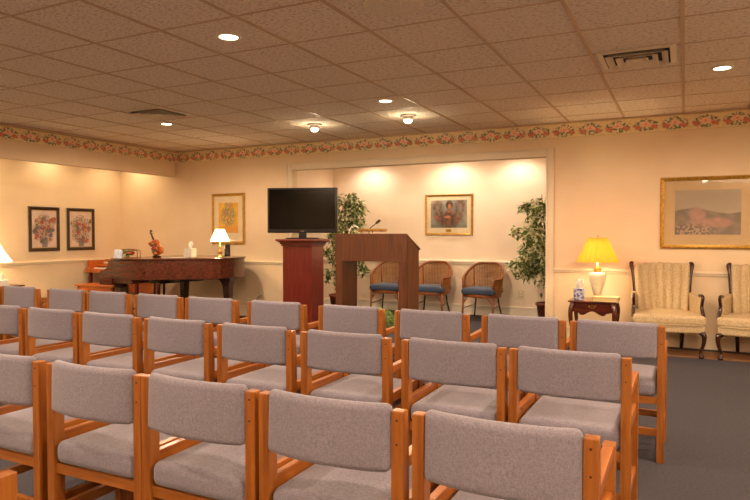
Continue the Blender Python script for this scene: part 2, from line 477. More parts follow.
# ------------------------------------------------------------------ lights
WARM = (1.0, 0.73, 0.50)
def light(name, kind, loc, power, color=WARM, size=0.05, spot=None, blend=0.6, target=None):
    l = bpy.data.lights.new(name, kind); l.energy = power; l.color = color
    if kind == 'AREA': l.shape = 'DISK'; l.size = size
    else: l.shadow_soft_size = size
    if kind == 'SPOT': l.spot_size = R(spot or 120); l.spot_blend = blend
    o = bpy.data.objects.new(name, l); C.objects.link(o); o.location = loc
    if target is not None:
        d = Vector(target)-Vector(loc); o.rotation_euler = d.to_track_quat('-Z', 'Y').to_euler()
    return o

def can(x, y, label, r=0.072, z=CH, dim=False, group='recessed ceiling lights'):
    t = thing('recessed_light', label, 'ceiling light', (x, y, z), 0, group)
    bm = BM(); lathe(bm, [(r*0.84, 0.0), (r*1.12, 0.0), (r*1.14, -0.006), (r*0.92, -0.012), (r*0.84, -0.008), (r*0.84, 0.0)], 28, cap=False); link('trim_ring', bm, M['white'], t, True)
    bm = BM(); lathe(bm, [(0.001, -0.005), (r*0.5, -0.0045), (r*0.83, -0.003)], 28, cap=False); link('lens', bm, M['lens_dim' if dim else 'lens'], t, True)
    return t
can(-2.76, 3.37, 'lit recessed can light in the ceiling, largest and nearest at upper left')
can(-2.69, 5.68, 'lit recessed can light in the ceiling above the lectern')
can(0.25, 5.74, 'lit recessed can light in the ceiling in front of the landscape picture')
can(-5.62, 5.70, 'small lit recessed can light in the ceiling just beyond the left vent')
CANS = [(-2.76, 3.37, 1.0), (-2.69, 5.68, 1.0), (0.25, 5.74, 0.62), (-5.62, 5.70, 1.0), (0.25, 3.40, .9), (-5.6, 2.3, .9), (-2.76, 1.0, .9), (0.25, 1.0, .9), (3.0, 3.4, .7), (3.0, 5.74, 0.5), (-5.6, -0.4, .9), (-2.76, -1.6, .9), (0.4, -1.6, .9), (3.0, 0.6, .9)]
CANP = 70.0
for i, (x, y, k) in enumerate(CANS):
    light('can_lamp', 'SPOT', (x, y, CH-0.03), CANP*k, WARM, 0.06, 176, 0.4, (x, y, 0))

def spotlight(x, y, label, tgt):
    t = thing('ceiling_spotlight', label, 'spotlight', (x, y, CH), 0, 'surface spotlights in front of the alcove')
    bm = BM(); lathe(bm, [(0.001, -0.001), (0.085, -0.001), (0.088, -0.010), (0.06, -0.018), (0.001, -0.018)], 24, cap=False); link('ceiling_plate', bm, M['white'], t, True)
    bm = BM(); lathe(bm, [(0.05, -0.018), (0.056, -0.035), (0.050, -0.055), (0.046, -0.055), (0.046, -0.02)], 24, cap=False); link('collar', bm, M['white'], t, True)
    bm = BM(); lathe(bm, [(0.044, -0.04), (0.046, -0.062), (0.032, -0.082), (0.001, -0.088)], 24, cap=False); link('bulb', bm, M['bulb'], t, True)
    light('spotlight_lamp', 'POINT', (x, y, CH-0.13), 1.6, (1, .8, .52), 0.03)
spotlight(-4.05, 6.54, 'small glowing surface spotlight in the ceiling above the television', None)
spotlight(-2.80, 6.50, 'small glowing surface spotlight in the ceiling right of the lectern', None)

# invented uplighter floor lamps, out of the frame, added to brighten the ceiling
def fill_uplighter(x, y, label, p):
    t = thing('added_uplighter', label, 'lamp', (x, y, 0), 0, 'added uplighters out of view')
    bm = BM(); lathe(bm, [(0.001, 0), (0.14, 0), (0.14, 0.02), (0.02, 0.035), (0.001, 0.035)], 24, cap=False); link('base', bm, M['brass'], t, True)
    bm = BM(); tube(bm, [(0, 0, 0.03), (0, 0, 1.70)], 0.012, 10); link('pole', bm, M['brass'], t, True)
    bm = BM(); lathe(bm, [(0.001, 1.70), (0.06, 1.71), (0.15, 1.76), (0.20, 1.84), (0.192, 1.84), (0.145, 1.77), (0.06, 1.72), (0.001, 1.712)], 28, cap=False); link('bowl_shade', bm, M['porcelain'], t, True)
    light('fill_uplight', 'SPOT', (x, y, 1.80), p, (1, .82, .66), 0.09, 165, 0.5, (x, y, 3))
fill_uplighter(1.9, -2.2, 'added brass uplighter floor lamp, out of view behind the audience on the right', 185)
fill_uplighter(-2.2, -2.6, 'added brass uplighter floor lamp, out of view behind the audience in the middle', 140)
fill_uplighter(-6.4, -0.6, 'added brass uplighter floor lamp, out of view behind the audience on the left', 120)
fill_uplighter(3.1, 3.2, 'added brass uplighter floor lamp, out of view by the right wall', 120)
# stage alcove wall washers (above the header, out of sight)
for x in (-4.66, -3.26, -2.22):
    bm = BM(); lathe(bm, [(0.05, 0.0), (0.062, 0.0), (0.062, -0.10), (0.05, -0.10), (0.05, 0.0)], 20, cap=False)
    t = thing('alcove_spotlight', 'cylindrical wall washing spotlight hidden above the alcove header', 'spotlight', (x, AB-0.36, CH-0.02), 0, 'wall washers in the alcove'); link('housing', bm, M['white'], t, True)
    light('washer_lamp', 'SPOT', (x, AB-0.36, CH-0.14), 12, (1, .82, .64), 0.04, 160, 0.7, (x, AB-0.30, 0.9))
light('alcove_lamp', 'POINT', (-3.3, 8.1, 2.35), 12, (1, .80, .60), 0.1)
# piano alcove cans
for (x, y, p) in ((-8.20, 7.35, 11), (-8.34, 6.35, 9), (-8.34, 5.2, 11), (-8.2, 3.2, 18)):
    can(x, y, 'recessed can light hidden behind the soffit over the piano alcove', 0.075, CH, group='cans behind the soffit')
    light('alcove_can_lamp', 'SPOT', (x, y, CH-0.03), p, (1, .74, .44), 0.05, 160, 0.7, (x, y, 0))

# ------------------------------------------------------------------ ceiling fittings
def vent(x, y, s, label):
    t = thing('ceiling_vent', label, 'vent', (x, y, CH), 0)
    bm = BM(); box(bm, -s, s, -s, s, -0.004, -0.0005); link('duct', bm, M['vent_dark'], t)
    def ring(a, b_, z0, z1):
        bm = BM()
        rings = []
        for (q, z) in ((a, z0), (b_, z1), (b_-0.012, z1-0.003), (a-0.018, z0-0.003)):
            rings.append([bm.verts.new((sx*q, sy*q, z)) for sx, sy in ((-1,-1),(1,-1),(1,1),(-1,1))])
        for i in range(4):
            for j in range(4):
                bm.faces.new((rings[i][j], rings[i][(j+1) % 4], rings[(i+1) % 4][(j+1) % 4], rings[(i+1) % 4][j]))
        return bm
    link('frame', ring(s+0.01, s-0.02, -0.004, -0.014), M['vent'], t)
    for k in range(3):
        q = s-0.045-k*0.066; bm = BM(); rings = []
        for (g, z) in ((q, -0.034), (q-0.036, -0.008), (q-0.044, -0.006), (q-0.004, -0.037)):
            rings.append([bm.verts.new((sx*g, sy*g, z)) for sx, sy in ((-1,-1),(1,-1),(1,1),(-1,1))])
        for a in range(4):
            for j in range(4): bm.faces.new((rings[a][j], rings[a][(j+1) % 4], rings[(a+1) % 4][(j+1) % 4], rings[(a+1) % 4][j]))
        link('louver', bm, M['vent'], t)
    bm = BM(); box(bm, -0.035, 0.035, -0.035, 0.035, -0.030, -0.024); link('centre_plate', bm, M['vent'], t)
vent(-0.335, 5.12, 0.255, 'large square louvered vent in the ceiling near the landscape picture')
vent(-5.18, 5.14, 0.255, 'small looking louvered vent in the ceiling left of centre')
def speaker(x, y, r, label):
    t = thing('ceiling_speaker', label, 'speaker', (x, y, CH))
    bm = BM(); lathe(bm, [(0.001, -0.016), (r*0.5, -0.015), (r*0.86, -0.010)], 36, cap=False); link('grille', bm, M['speaker'], t, True)
    bm = BM(); lathe(bm, [(r*0.86, -0.012), (r*0.92, -0.014), (r, -0.006), (r, -0.0005), (r*0.86, -0.0005), (r*.86, -.012)], 36, cap=False); link('rim', bm, M['vent'], t, True)
speaker(-1.53, 3.33, 0.17, 'round perforated speaker in the ceiling at the top centre')
speaker(-5.17, 3.42, 0.15, 'round speaker in the ceiling at the far left edge')

# ------------------------------------------------------------------ audience chairs
CW = 0.505
def make_chair():
    t = thing('church_chair', '', 'chair')
    hw = CW/2; pw = 0.038
    for s in (-1, 1):
        xa, xb = sorted((s*hw, s*(hw-pw)))
        bm = BM(); prism_axis(bm, [(0, 0), (0.052, 0), (0.052, 0.60), (0.040, 0.752), (0.036, 0.757), (0.0, 0.757)], xa, xb)
        rear = link('rear_leg', bm, M['oak_z'], t, bevel=0.003)
        bm = BM(); box(bm, xa, xb, 0.395, 0.45, 0, 0.618); link('front_leg', bm, M['oak_z'], t, bevel=0.003)
        bm = BM(); prism_axis(bm, [(0.050, 0.578), (0.395, 0.578), (0.395, 0.618), (0.050, 0.612)], xa+0.003, xb-0.003); link('arm', bm, M['oak_y'], t, bevel=0.003)
        xi, xo = sorted((s*(hw-0.006), s*(hw-pw+0.004)))
        bm = BM(); box(bm, xi, xo, 0.052, 0.395, 0.43, 0.478); link('side_rail', bm, M['oak_y'], t, bevel=0.002)
        bm = BM(); box(bm, xi, xo, 0.052, 0.395, 0.145, 0.185); link('side_stretcher', bm, M['oak_y'], t, bevel=0.002)
        if s == 1:
            for z in (0.73, 0.66):
                bm = BM(); tube(bm, [(hw-pw/2, -0.0015, z), (hw-pw/2, 0.004, z)], 0.0036, 10); link('bolt', bm, M['bolt'], rear)
    xi = hw-pw
    bm = BM(); box(bm, -xi, xi, 0.012, 0.034, 0.322, 0.362); link('rear_rail', bm, M['oak_x'], t, bevel=0.002)
    bm = BM(); box(bm, -xi, xi, 0.41, 0.432, 0.322, 0.362); link('front_rail', bm, M['oak_x'], t, bevel=0.002)
    bm = BM(); box(bm, -xi, xi, 0.012, 0.034, 0.145, 0.185); link('rear_stretcher', bm, M['oak_x'], t, bevel=0.002)
    bm = BM(); box(bm, -xi, xi, 0.41, 0.432, 0.145, 0.185); link('front_stretcher', bm, M['oak_x'], t, bevel=0.002)
    def seatwarp(p):
        cr = (1-(p.x/xi)**2)*max(0, 1-((p.y-0.23)/0.25)**2)
        return (p.x, p.y, p.z+(0.012*cr if p.z > 0.41 else 0))
    bm = BM(); rbox(bm, -xi+0.002, xi-0.002, 0.002, 0.475, 0.363, 0.452, 0.03, 5, seatwarp); link('seat', bm, M['fabric'], t, True)
    def backwarp(p):
        k = 1-(p.x/xi)**2
        return (p.x, p.y-0.034*k+0.03*(p.z-0.57), p.z+0.002*nz(p.x, p.z, 9))
    bm = BM(); rbox(bm, -xi+0.001, xi-0.001, -0.014, 0.030, 0.574, 0.774, 0.021, (12, 2, 4), backwarp); link('backrest', bm, M['fabric'], t, True)
    return t
proto = make_chair(); used = [False]
ORD = ['first', 'second', 'third', 'fourth', 'fifth', 'sixth', 'seventh', 'eighth', 'ninth', 'tenth']
def place(xr, y, label, group, rz=0):
    global proto
    o = proto if not used[0] else copy_tree(proto)
    used[0] = True
    o.location = (xr-CW/2, y, 0); o.rotation_euler = (0, 0, rz)
    o['label'] = label; o['category'] = 'chair'; o['group'] = group
rowA = [-0.09, -0.62, -1.21, -1.80, -2.42, -3.03, -3.58, -4.15, -4.67, -5.31, -5.86]
rowB = [-0.19, -0.71, -1.28, -1.84, -2.40, -2.96, -3.49, -4.03]
rowC = [-0.185, -0.718, -1.24, -1.747, -2.30]
ORD.append('eleventh')
for n, (row, yy, nm) in enumerate(((rowA, 3.76, 'front row'), (rowB, 2.74, 'middle row'), (rowC, 1.63, 'nearest full row'))):
    for i, xr in enumerate(row):
        pos = 'at the right aisle end' if i == 0 else ('at the far left end' if i == len(row)-1 else f'{ORD[i]} from the right aisle')
        extra = {0: 'nearest the lectern', 1: '', 2: 'with its back closest to the camera'}[n]
        lab = f'grey padded honey oak chair in the {nm}, {pos}'
        place(xr, yy, lab, 'grey and oak chairs of the ' + nm, R(random.uniform(-0.6, 0.6)))
place(-1.63, 0.64, 'oak chair at the bottom left corner, only its front post in view', 'grey and oak chairs nearest the camera')

# ------------------------------------------------------------------ pictures
def picture(name, label, loc, rz, w, h, fw, depth, fm, mount, mm, fn, res, extra=None, glaze=True):
    """hangs on a wall facing -y in its own frame; origin bottom centre on the wall"""
    t = thing(name, label, 'picture', loc, rz)
    bm = BM()
    prof = [(0, 0), (0, -depth*0.7), (fw*0.25, -depth), (fw*0.6, -depth*0.75), (fw, -depth*0.55), (fw, 0)]
    pts = []
    for (sx, sz) in ((-1, 0), (1, 0), (1, 1), (-1, 1)):
        ring = []
        for (i_, y_) in prof:
            x_ = sx*(w/2-i_); z_ = i_ if sz == 0 else h-i_
            ring.append(bm.verts.new((x_, y_, z_)))
        pts.append(ring)
    n = len(prof)
    for a in range(4):
        b_ = (a+1) % 4
        for i in range(n): bm.faces.new((pts[a][i], pts[a][(i+1) % n], pts[b_][(i+1) % n], pts[b_][i]))
    fr_ = link('frame', bm, fm, t)
    if fm is M['bronze']:
        bm = BM(); box(bm, -w/2-0.006, w/2+0.006, -depth*0.45, -0.001, -0.006, 0.0); box(bm, -w/2-0.006, w/2+0.006, -depth*0.45, -0.001, h, h+0.006); box(bm, -w/2-0.006, -w/2, -depth*0.45, -0.001, 0, h); box(bm, w/2, w/2+0.006, -depth*0.45, -0.001, 0, h); link('silver_edge', bm, M['silver'], fr_)
    bm = BM(); box(bm, -w/2+fw, w/2-fw, -0.008, 0, fw, h-fw); link('mount', bm, mm, t)
    pw, ph = w-2*fw-2*mount[0], h-2*fw-mount[1]-mount[2]
    p = painted('print', pw, ph, res, max(2, int(res*ph/pw)), fn, M['paint'], t, 0.002)
    p.location = (-pw/2, -0.0105, fw+mount[2])
    if glaze:
        bm = BM(); bm.faces.new([bm.verts.new(q) for q in ((-w/2+fw, -0.0135, fw), (w/2-fw, -0.0135, fw), (w/2-fw, -0.0135, h-fw), (-w/2+fw, -0.0135, h-fw))]); link('glazing', bm, M['glazing'], t)
    if extra: extra(t, w, h, fw)
    return t

def bouquet(seed, sky, cols, tall):
    rnd = random.Random(seed); blobs = []
    for i in range(50):
        a = max(-0.17, min(0.17, rnd.gauss(0, 0.13))); b_ = rnd.uniform(0.08, 0.43)
        blobs.append((0.185+a*(0.6+1.2*b_), b_, rnd.uniform(0.026, 0.048), rnd.choice(cols)))
    for c in tall: blobs.append(c)
    def fn(u, v):
        c = mixc(sky, (206, 186, 176), 0.5+1.2*nz(u, v, 9, seed))
        dd = disc(u, v, 0.19, 0.27, 0.20, 0.27, 0.8)
        c = mixc(c, mixc((120, 96, 84), (180, 150, 128), 0.5+nz(u, v, 30, seed)*1.5), dd*0.8)
        n1 = nz(u, v, 60, seed+5)
        if dd > 0.2 and n1 > 0.12: c = mixc(c, (74, 66, 56), 0.8)
        for (x, y, r_, col) in blobs:
            d = disc(u, v, x, y, r_, r_, 0.5)
            if d > 0: c = mixc(c, mixc(col, (70, 50, 44), 0.25-n1*1.6), d)
        if abs(u-0.2) < 0.045 and v < 0.13: c = mixc(c, (86, 92, 104), 0.7)
        return c
    return fn
# the two on the left alcove wall: wall normal is +x
lx = LX
picture('framed_flower_print', 'dark framed flower print on the left wall, further left of the pair', (lx, 6.285, 0.998), R(90), 0.51, 0.665, 0.046, 0.03, M['bronze'], (0.014, 0.014, 0.014), M['mat_tan'],
        bouquet(3, (224, 198, 180), [(196, 150, 140), (200, 80, 60), (90, 96, 120), (208, 176, 150), (110, 104, 90)], [(0.23, 0.40, 0.03, (120, 120, 150)), (0.22, 0.46, 0.022, (140, 140, 160)), (0.19, 0.28, 0.03, (190, 60, 44)), (0.10, 0.25, 0.03, (214, 160, 130))]), 90)
picture('framed_flower_print', 'dark framed flower print on the left wall, nearer the corner', (lx, 6.925, 0.998), R(90), 0.51, 0.665, 0.046, 0.03, M['bronze'], (0.014, 0.014, 0.014), M['mat_tan'],
        bouquet(8, (226, 198, 178), [(206, 84, 62), (214, 110, 84), (196, 170, 140), (104, 92, 78), (210, 190, 170)], [(0.13, 0.36, 0.035, (206, 72, 50)), (0.28, 0.30, 0.035, (206, 80, 54)), (0.19, 0.31, 0.03, (226, 214, 196)), (0.12, 0.24, 0.03, (200, 84, 60))]), 90)
def yellow_fn(u, v):
    c = mixc((236, 190, 60), (222, 160, 40), 0.5+nz(u, v, 8, 2)*1.2)
    d = max(disc(u, v, 0.19, 0.26, 0.165, 0.19, 0.6), disc(u, v, 0.19, 0.42, 0.09, 0.08, 0.6))
    n = nz(u, v, 36, 4)
    if d > 0 and n > -0.02: c = mixc(c, mixc((84, 92, 84), (150, 140, 92), 0.5+n*1.5), min(1, d*1.6))
    if d > 0.3 and n < -0.3: c = mixc(c, (124, 96, 128), 0.8)
    if v < 0.1: c = mixc(c, (226, 150, 60), 0.6)
    return c
picture('framed_yellow_print', 'gilt framed yellow bouquet print on the back wall above the piano tail', (-6.345, W, 1.10), 0, 0.64, 0.78, 0.042, 0.03, M['gold'], (0.09, 0.10, 0.13), M['mat_cream'], yellow_fn, 80)
def winged_fn(u, v):
    c = mixc((124, 128, 122), (156, 152, 138), 0.5+nz(u, v, 9, 5))
    for s in (-1, 1):
        d = max(disc(u, v, 0.30+s*0.19, 0.33, 0.10, 0.16, 0.5), disc(u, v, 0.30+s*0.16, 0.20, 0.10, 0.16, 0.5))
        c = mixc(c, mixc((96, 70, 54), (136, 100, 76), 0.5+nz(u, v, 24, s)*1.6), d*0.9)
        d = disc(u, v, 0.30+s*0.19, 0.31, 0.045, 0.10, 0.5); c = mixc(c, (140, 138, 128), d*0.7)
    d = max(disc(u, v, 0.30, 0.10, 0.19, 0.17, 0.4), disc(u, v, 0.30, 0.18, 0.10, 0.12, 0.5)); c = mixc(c, mixc((80, 62, 46), (132, 80, 58), 0.5+nz(u, v, 18, 7)*1.6), d)
    c = mixc(c, (76, 52, 40), disc(u, v, 0.31, 0.36, 0.065, 0.085, 0.3))
    c = mixc(c, (186, 118, 84), disc(u, v, 0.315, 0.335, 0.035, 0.052, 0.35))
    c = mixc(c, (178, 96, 70), disc(u, v, 0.31, 0.255, 0.05, 0.03, 0.5))
    c = mixc(c, (190, 120, 86), disc(u, v, 0.28, 0.17, 0.075, 0.028, 0.5))
    c = mixc(c, (178, 96, 78), disc(u, v, 0.09, 0.16, 0.05, 0.03, 0.5))
    if v < 0.05: c = mixc(c, (96, 100, 88), 0.5)
    return c
def plaque(t, w, h, fw):
    bm = BM(); box(bm, -0.045, 0.045, -0.012, -0.008, fw+0.018, fw+0.062); link('name_plate', bm, M['gold'], t)
picture('framed_figure_print', 'gold framed print of a winged figure on the alcove back wall', (-3.345, AB, 1.238), 0, 0.79, 0.64, 0.03, 0.03, M['gold'], (0.065, 0.06, 0.085), M['mat_cream'], winged_fn, 100, plaque)
def land_fn(u, v):
    c = mixc((146, 136, 122), (164, 152, 132), 0.5+nz(u, v, 6, 1))
    if v > 0.30: c = mixc(c, (164, 150, 128), 0.6)
    hill = 0.26+0.03*math.sin(u*9)
    if v < hill: c = mixc((98, 88, 80), (122, 108, 96), 0.5+nz(u, v, 14, 2)*1.2)
    d = max(disc(u, v, 0.22, 0.22, 0.10, 0.10, 0.4), disc(u, v, 0.42, 0.13, 0.16, 0.07, 0.4), disc(u, v, 0.25, 0.12, 0.16, 0.08, 0.5))
    c = mixc(c, mixc((150, 112, 104), (170, 128, 116), 0.5+nz(u, v, 18, 3)), d)
    if v < 0.13:
        n = nz(u, v, 40, 8); c = mixc(c, (78, 72, 60) if n < 0 else (168, 140, 122), disc(u, v, 0.15, 0.03, 0.28, 0.12, 0.6)*0.9)
    return c
picture('framed_landscape_print', 'wide gold framed muted landscape print on the right wall above the armchairs', (0.215, W, 1.10), 0, 0.93, 0.785, 0.042, 0.035, M['gold'], (0.105, 0.105, 0.11), M['mat_tan'], land_fn, 110)

# ------------------------------------------------------------------ piano
t = thing('grand_piano', 'dark mahogany baby grand piano with closed lid in the left alcove', 'piano', (-6.99, 6.05, 0))
ctrl = [(0.0, 0.0), (0.30, 0.0), (0.55, 0.05), (0.78, 0.22), (0.95, 0.38), (1.08, 0.46), (1.24, 0.55), (1.37, 0.70), (1.41, 0.95), (1.34, 1.25), (1.18, 1.42), (1.0, 1.45)]
outl = [(p.x*0.945, p.y) for p in curve([(a, b_, 0) for a, b_ in ctrl], 5)] + [(0.0, 1.45)]
def grow(o_, g):
    cx, cy = 0.7, 0.75; out = []
    n = len(o_)
    for i in range(n):
        a, b_, c = Vector(o_[i-1]), Vector(o_[i]), Vector(o_[(i+1) % n])
        d = (c-a).normalized(); nrm = Vector((d.y, -d.x)); q = b_+nrm*g; out.append((q.x, q.y))
    return out
bm = BM(); prism(bm, outl, 0.64, 0.902); link('case', bm, M['mahog'], t, bevel=0.004)
bm = BM(); prism(bm, grow(outl, 0.018), 0.904, 0.928); link('lid', bm, M['mahog'], t, bevel=0.006)
# key bed, cheeks and keys
bm = BM(); box(bm, -0.24, 0.0, 0.0, 1.45, 0.56, 0.66); box(bm, 0.0, 0.35, 0.02, 1.43, 0.585, 0.64); link('key_bed', bm, M['mahog'], t, bevel=0.004)
for y0 in (0.0, 1.39):
    bm = BM(); prism_axis(bm, [(-0.0, 0.66), (-0.24, 0.66), (-0.245, 0.72), (-0.215, 0.755), (-0.14, 0.765), (-0.09, 0.80), (-0.07, 0.86), (-0.05, 0.90), (0.0, 0.902)], y0, y0+0.06, 'y'); link('cheek', bm, M['mahog'], t, bevel=0.003)
bm = BM(); box(bm, -0.03, 0.0, 0.06, 1.39, 0.66, 0.90); link('fallboard', bm, M['mahog_dark'], t)
bm = BM(); box(bm, -0.232, -0.22, 0.06, 1.39, 0.66, 0.70); link('key_slip', bm, M['mahog'], t)
bm = BM()
for i in range(52): box(bm, -0.218, -0.032, 0.10+i*0.0241, 0.10+i*0.0241+0.0228, 0.70, 0.722)
link('white_keys', bm, M['ivory'], t)
bm = BM()
for i in range(51):
    if i % 7 not in (2, 6): box(bm, -0.165, -0.032, 0.10+(i+1)*0.0241-0.006, 0.10+(i+1)*0.0241+0.006, 0.722, 0.734)
link('black_keys', bm, M['black'], t)
for (lx_, ly_) in ((0.02, 0.14), (0.08, 1.30), (1.19, 0.98)):
    bm = BM(); loft_sq(bm, [(lx_, ly_, 0.0, 0.032, 0.032), (lx_, ly_, 0.05, 0.034, 0.034), (lx_, ly_, 0.34, 0.046, 0.046), (lx_, ly_, 0.52, 0.054, 0.054), (lx_, ly_, 0.575, 0.068, 0.066), (lx_, ly_, 0.62, 0.10, 0.09), (lx_, ly_, 0.645, 0.125, 0.11)]); link('leg', bm, M['mahog_dark'], t, bevel=0.004)
bm = BM()
for yy in (0.62, 0.80): tube(bm, [(0.16, yy, 0.60), (0.16, yy-0.01, 0.2)], 0.018, 10)
box(bm, 0.10, 0.22, 0.55, 0.87, 0.12, 0.20); link('pedal_lyre', bm, M['mahog_dark'], t)
for yy in (0.63, 0.71, 0.79):
    bm = BM(); rbox(bm, -0.04, 0.10, yy-0.018, yy+0.018, 0.10, 0.12, 0.008); link('pedal', bm, M['brass'], t, True)
bm = BM()
for q in ((0.45, 1.3, 0.55), (0.45, 0.2, 0.55), (0.9, 0.8, 0.6)): tube(bm, [(0.16, 0.71, 0.56), (q[0], q[1], 0.63)], 0.03, 8)
box(bm, 0.15, 0.75, 0.5, 0.62, 0.60, 0.64); link('under_beam', bm, M['mahog_dark'], t)

# organ and bench behind the piano
t = thing('organ_console', 'honey wood two manual organ console behind the piano by the left wall', 'organ', (-8.63, 6.95, 0))
bm = BM(); box(bm, 0, 1.12, 0.0, 0.55, 0.64, 0.70); link('key_bed', bm, M['honey'], t, bevel=0.003)
bm = BM(); box(bm, 0.0, 0.05, 0.05, 0.55, 0.70, 0.83); box(bm, 1.07, 1.12, 0.05, 0.55, 0.70, 0.83); box(bm, 0.05, 1.07, 0.36, 0.55, 0.70, 0.84); link('case', bm, M['honey'], t, bevel=0.003)
bm = BM(); box(bm, 0.05, 1.07, 0.17, 0.20, 0.70, 0.765); link('upper_manual_rail', bm, M['honey'], t)
for (y0, z0) in ((0.02, 0.70), (0.20, 0.78)):
    bm = BM()
    for i in range(36): box(bm, 0.19+i*0.0241, 0.19+i*0.0241+0.0226, y0, y0+0.15, z0, z0+0.02)
    link('white_keys', bm, M['ivory'], t)
    bm = BM()
    for i in range(35):
        if i % 7 not in (2, 6): box(bm, 0.19+(i+1)*0.0241-0.006, 0.19+(i+1)*0.0241+0.006, y0+0.05, y0+0.15, z0+0.02, z0+0.032)
    link('black_keys', bm, M['black'], t)
for (a, b_) in ((0.03, 0.04), (1.05, 0.04), (0.03, 0.48), (1.05, 0.48)):
    bm = BM(); box(bm, a, a+0.045, b_, b_+0.045, 0, 0.64); link('leg', bm, M['cherry'], t, bevel=0.003)
bm = BM(); box(bm, 0.05, 1.07, 0.50, 0.52, 0.30, 0.64); link('modesty_panel', bm, M['honey'], t)
t = thing('organ_bench', 'honey wood bench with slab top left of the grand piano', 'bench', (-8.13, 6.36, 0))
bm = BM(); box(bm, 0, 0.80, 0, 0.34, 0.485, 0.51); link('bench_top', bm, M['honey'], t, bevel=0.004)
bm = BM(); box(bm, 0.04, 0.76, 0.03, 0.05, 0.42, 0.485); box(bm, 0.04, 0.76, 0.29, 0.31, 0.42, 0.485); link('apron', bm, M['honey'], t)
for (a, b_) in ((0.03, 0.025), (0.73, 0.025), (0.03, 0.275), (0.73, 0.275)):
    bm = BM(); box(bm, a, a+0.04, b_, b_+0.04, 0, 0.485); link('leg', bm, M['oak_z'], t, bevel=0.003)

# things on the piano lid (top at z = 0.928)
PT = 0.9285
t = thing('tissue_box', 'white crochet covered tissue box on the piano lid', 'tissue box', (-6.21, 6.72, PT), R(8))
bm = BM(); rbox(bm, -0.065, 0.065, -0.065, 0.065, 0, 0.125, 0.012, 2); link('cover', bm, M['crochet'], t, True)
def tissue(t, z, s=1.0, seed=1):
    rnd = random.Random(seed); bm = BM(); rings = []
    for k in range(7):
        f = k/6; rr = s*(0.018+0.03*math.sin(f*PI*0.75)) ; ring = []
        for j in range(14):
            a = 2*PI*j/14; q = rr*(1+0.45*math.sin(3*a+f*2)+rnd.uniform(-.08, .08))*(1-f*0.55)
            ring.append(bm.verts.new((q*math.cos(a)+s*0.012*f, q*0.6*math.sin(a), z+s*0.10*f+s*0.012*math.sin(2*a+f*3)*f)))
        rings.append(ring)
    for i in range(6):
        for j in range(14): bm.faces.new((rings[i][j], rings[i][(j+1) % 14], rings[i+1][(j+1) % 14], rings[i+1][j]))
    bm.faces.new(rings[-1])
    link('tissue', bm, M['tissue'], t, True)
tissue(t, 0.124, 0.95, 3)
bm = BM(); lathe(bm, [(0.001, 0.0), (0.17, 0.0), (0.18, 0.001), (0.17, 0.002), (0.001, 0.003)], 40, flute=0.05, nfl=12, cap=False)
o = link('lace_doily', bm, M['crochet'], None, True, loc=(-6.33, 6.55, PT)); tag(o, 'flat white lace doily on the piano lid left of the tissue box', 'doily')

def small_lamp(name, label, loc, scale, brass_mat, shade_m, rb, rt, hb, ht, power):
    t = thing(name, label, 'lamp', loc)
    bm = BM(); lathe(bm, [(0.001, 0), (0.058, 0), (0.06, 0.012), (0.035, 0.02), (0.016, 0.035), (0.028, 0.055), (0.034, 0.075), (0.02, 0.10), (0.012, 0.12), (0.02, 0.135), (0.010, 0.15), (0.008, hb+0.03), (0.001, hb+0.03)], 24, cap=False)
    link('base', bm, brass_mat, t, True)
    bm = BM(); lathe(bm, [(rb, hb), (rt, ht), (rt-0.003, ht), (rb-0.003, hb), (rb, hb)], 32, cap=False); link('lamp_shade', bm, shade_m, t, True)
    bm = BM(); lathe(bm, [(0.001, hb+0.03), (0.022, hb+0.05), (0.024, hb+0.075), (0.001, hb+0.10)], 16, cap=False); link('bulb', bm, M['bulb'], t, True)
    light('table_lamp_bulb', 'POINT', (loc[0], loc[1], loc[2]+hb+0.06), power, (1, .74, .42), 0.035)
    return t
small_lamp('piano_lamp', 'small brass lamp with a glowing white shade on the piano lid', (-5.87, 6.95, PT), 1, M['brass'], M['shade_white'], 0.135, 0.062, 0.225, 0.395, 9)
t = thing('candle_holder', 'clear glass tumbler with red flowers on the piano beside the lamp', 'glass', (-5.70, 6.90, PT))
bm = BM(); lathe(bm, [(0.001, 0.0), (0.036, 0.0), (0.040, 0.01), (0.040, 0.18), (0.036, 0.18), (0.036, 0.012), (0.001, 0.012)], 24, cap=False); link('tumbler', bm, M['glass'], t, True)
bm = BM(); rnd = random.Random(5)
for i in range(9):
    lathe(bm, [(0.001, -0.013), (0.010, -0.008), (0.013, 0), (0.010, 0.008), (0.001, 0.013)], 8, (rnd.uniform(-.018, .018), rnd.uniform(-.018, .018), 0.03+i*0.013), cap=False)
link('flowers', bm, M['red'], t, True)

# violin shaped flower arrangement
t = thing('violin_ornament', 'violin shaped ornament covered in dried flowers standing on the piano', 'ornament', (-6.72, 6.60, PT), R(10))
tilt = Matrix.Rotation(R(-24), 4, 'Y') @ Matrix.Scale(1.12, 4)
bm = BM()
body = [(0.0, -0.10), (0.055, -0.095), (0.075, -0.06), (0.065, -0.02), (0.045, 0.0), (0.045, 0.02), (0.058, 0.05), (0.05, 0.085), (0.02, 0.10)]
ol = [(p.x, p.y) for p in curve([(a, b_, 0) for a, b_ in body], 4)]; ol = ol + [(-a, b_) for a, b_ in ol[::-1][:-1]]
prism_axis(bm, ol, -0.018, 0.018, 'y')
bmesh.ops.transform(bm, matrix=Matrix.Translation((0, 0, 0.138)) @ tilt, verts=bm.verts); link('violin_body', bm, M['honey'], t, bevel=0.004)
bm = BM(); tube(bm, [(0, 0, 0.09), (0, 0, 0.20)], [0.012, 0.009], 8); tube(bm, curve([(0, 0, 0.20), (0.006, 0, 0.225), (0.02, 0, 0.225), (0.016, 0, 0.208)], 4), 0.009, 8)
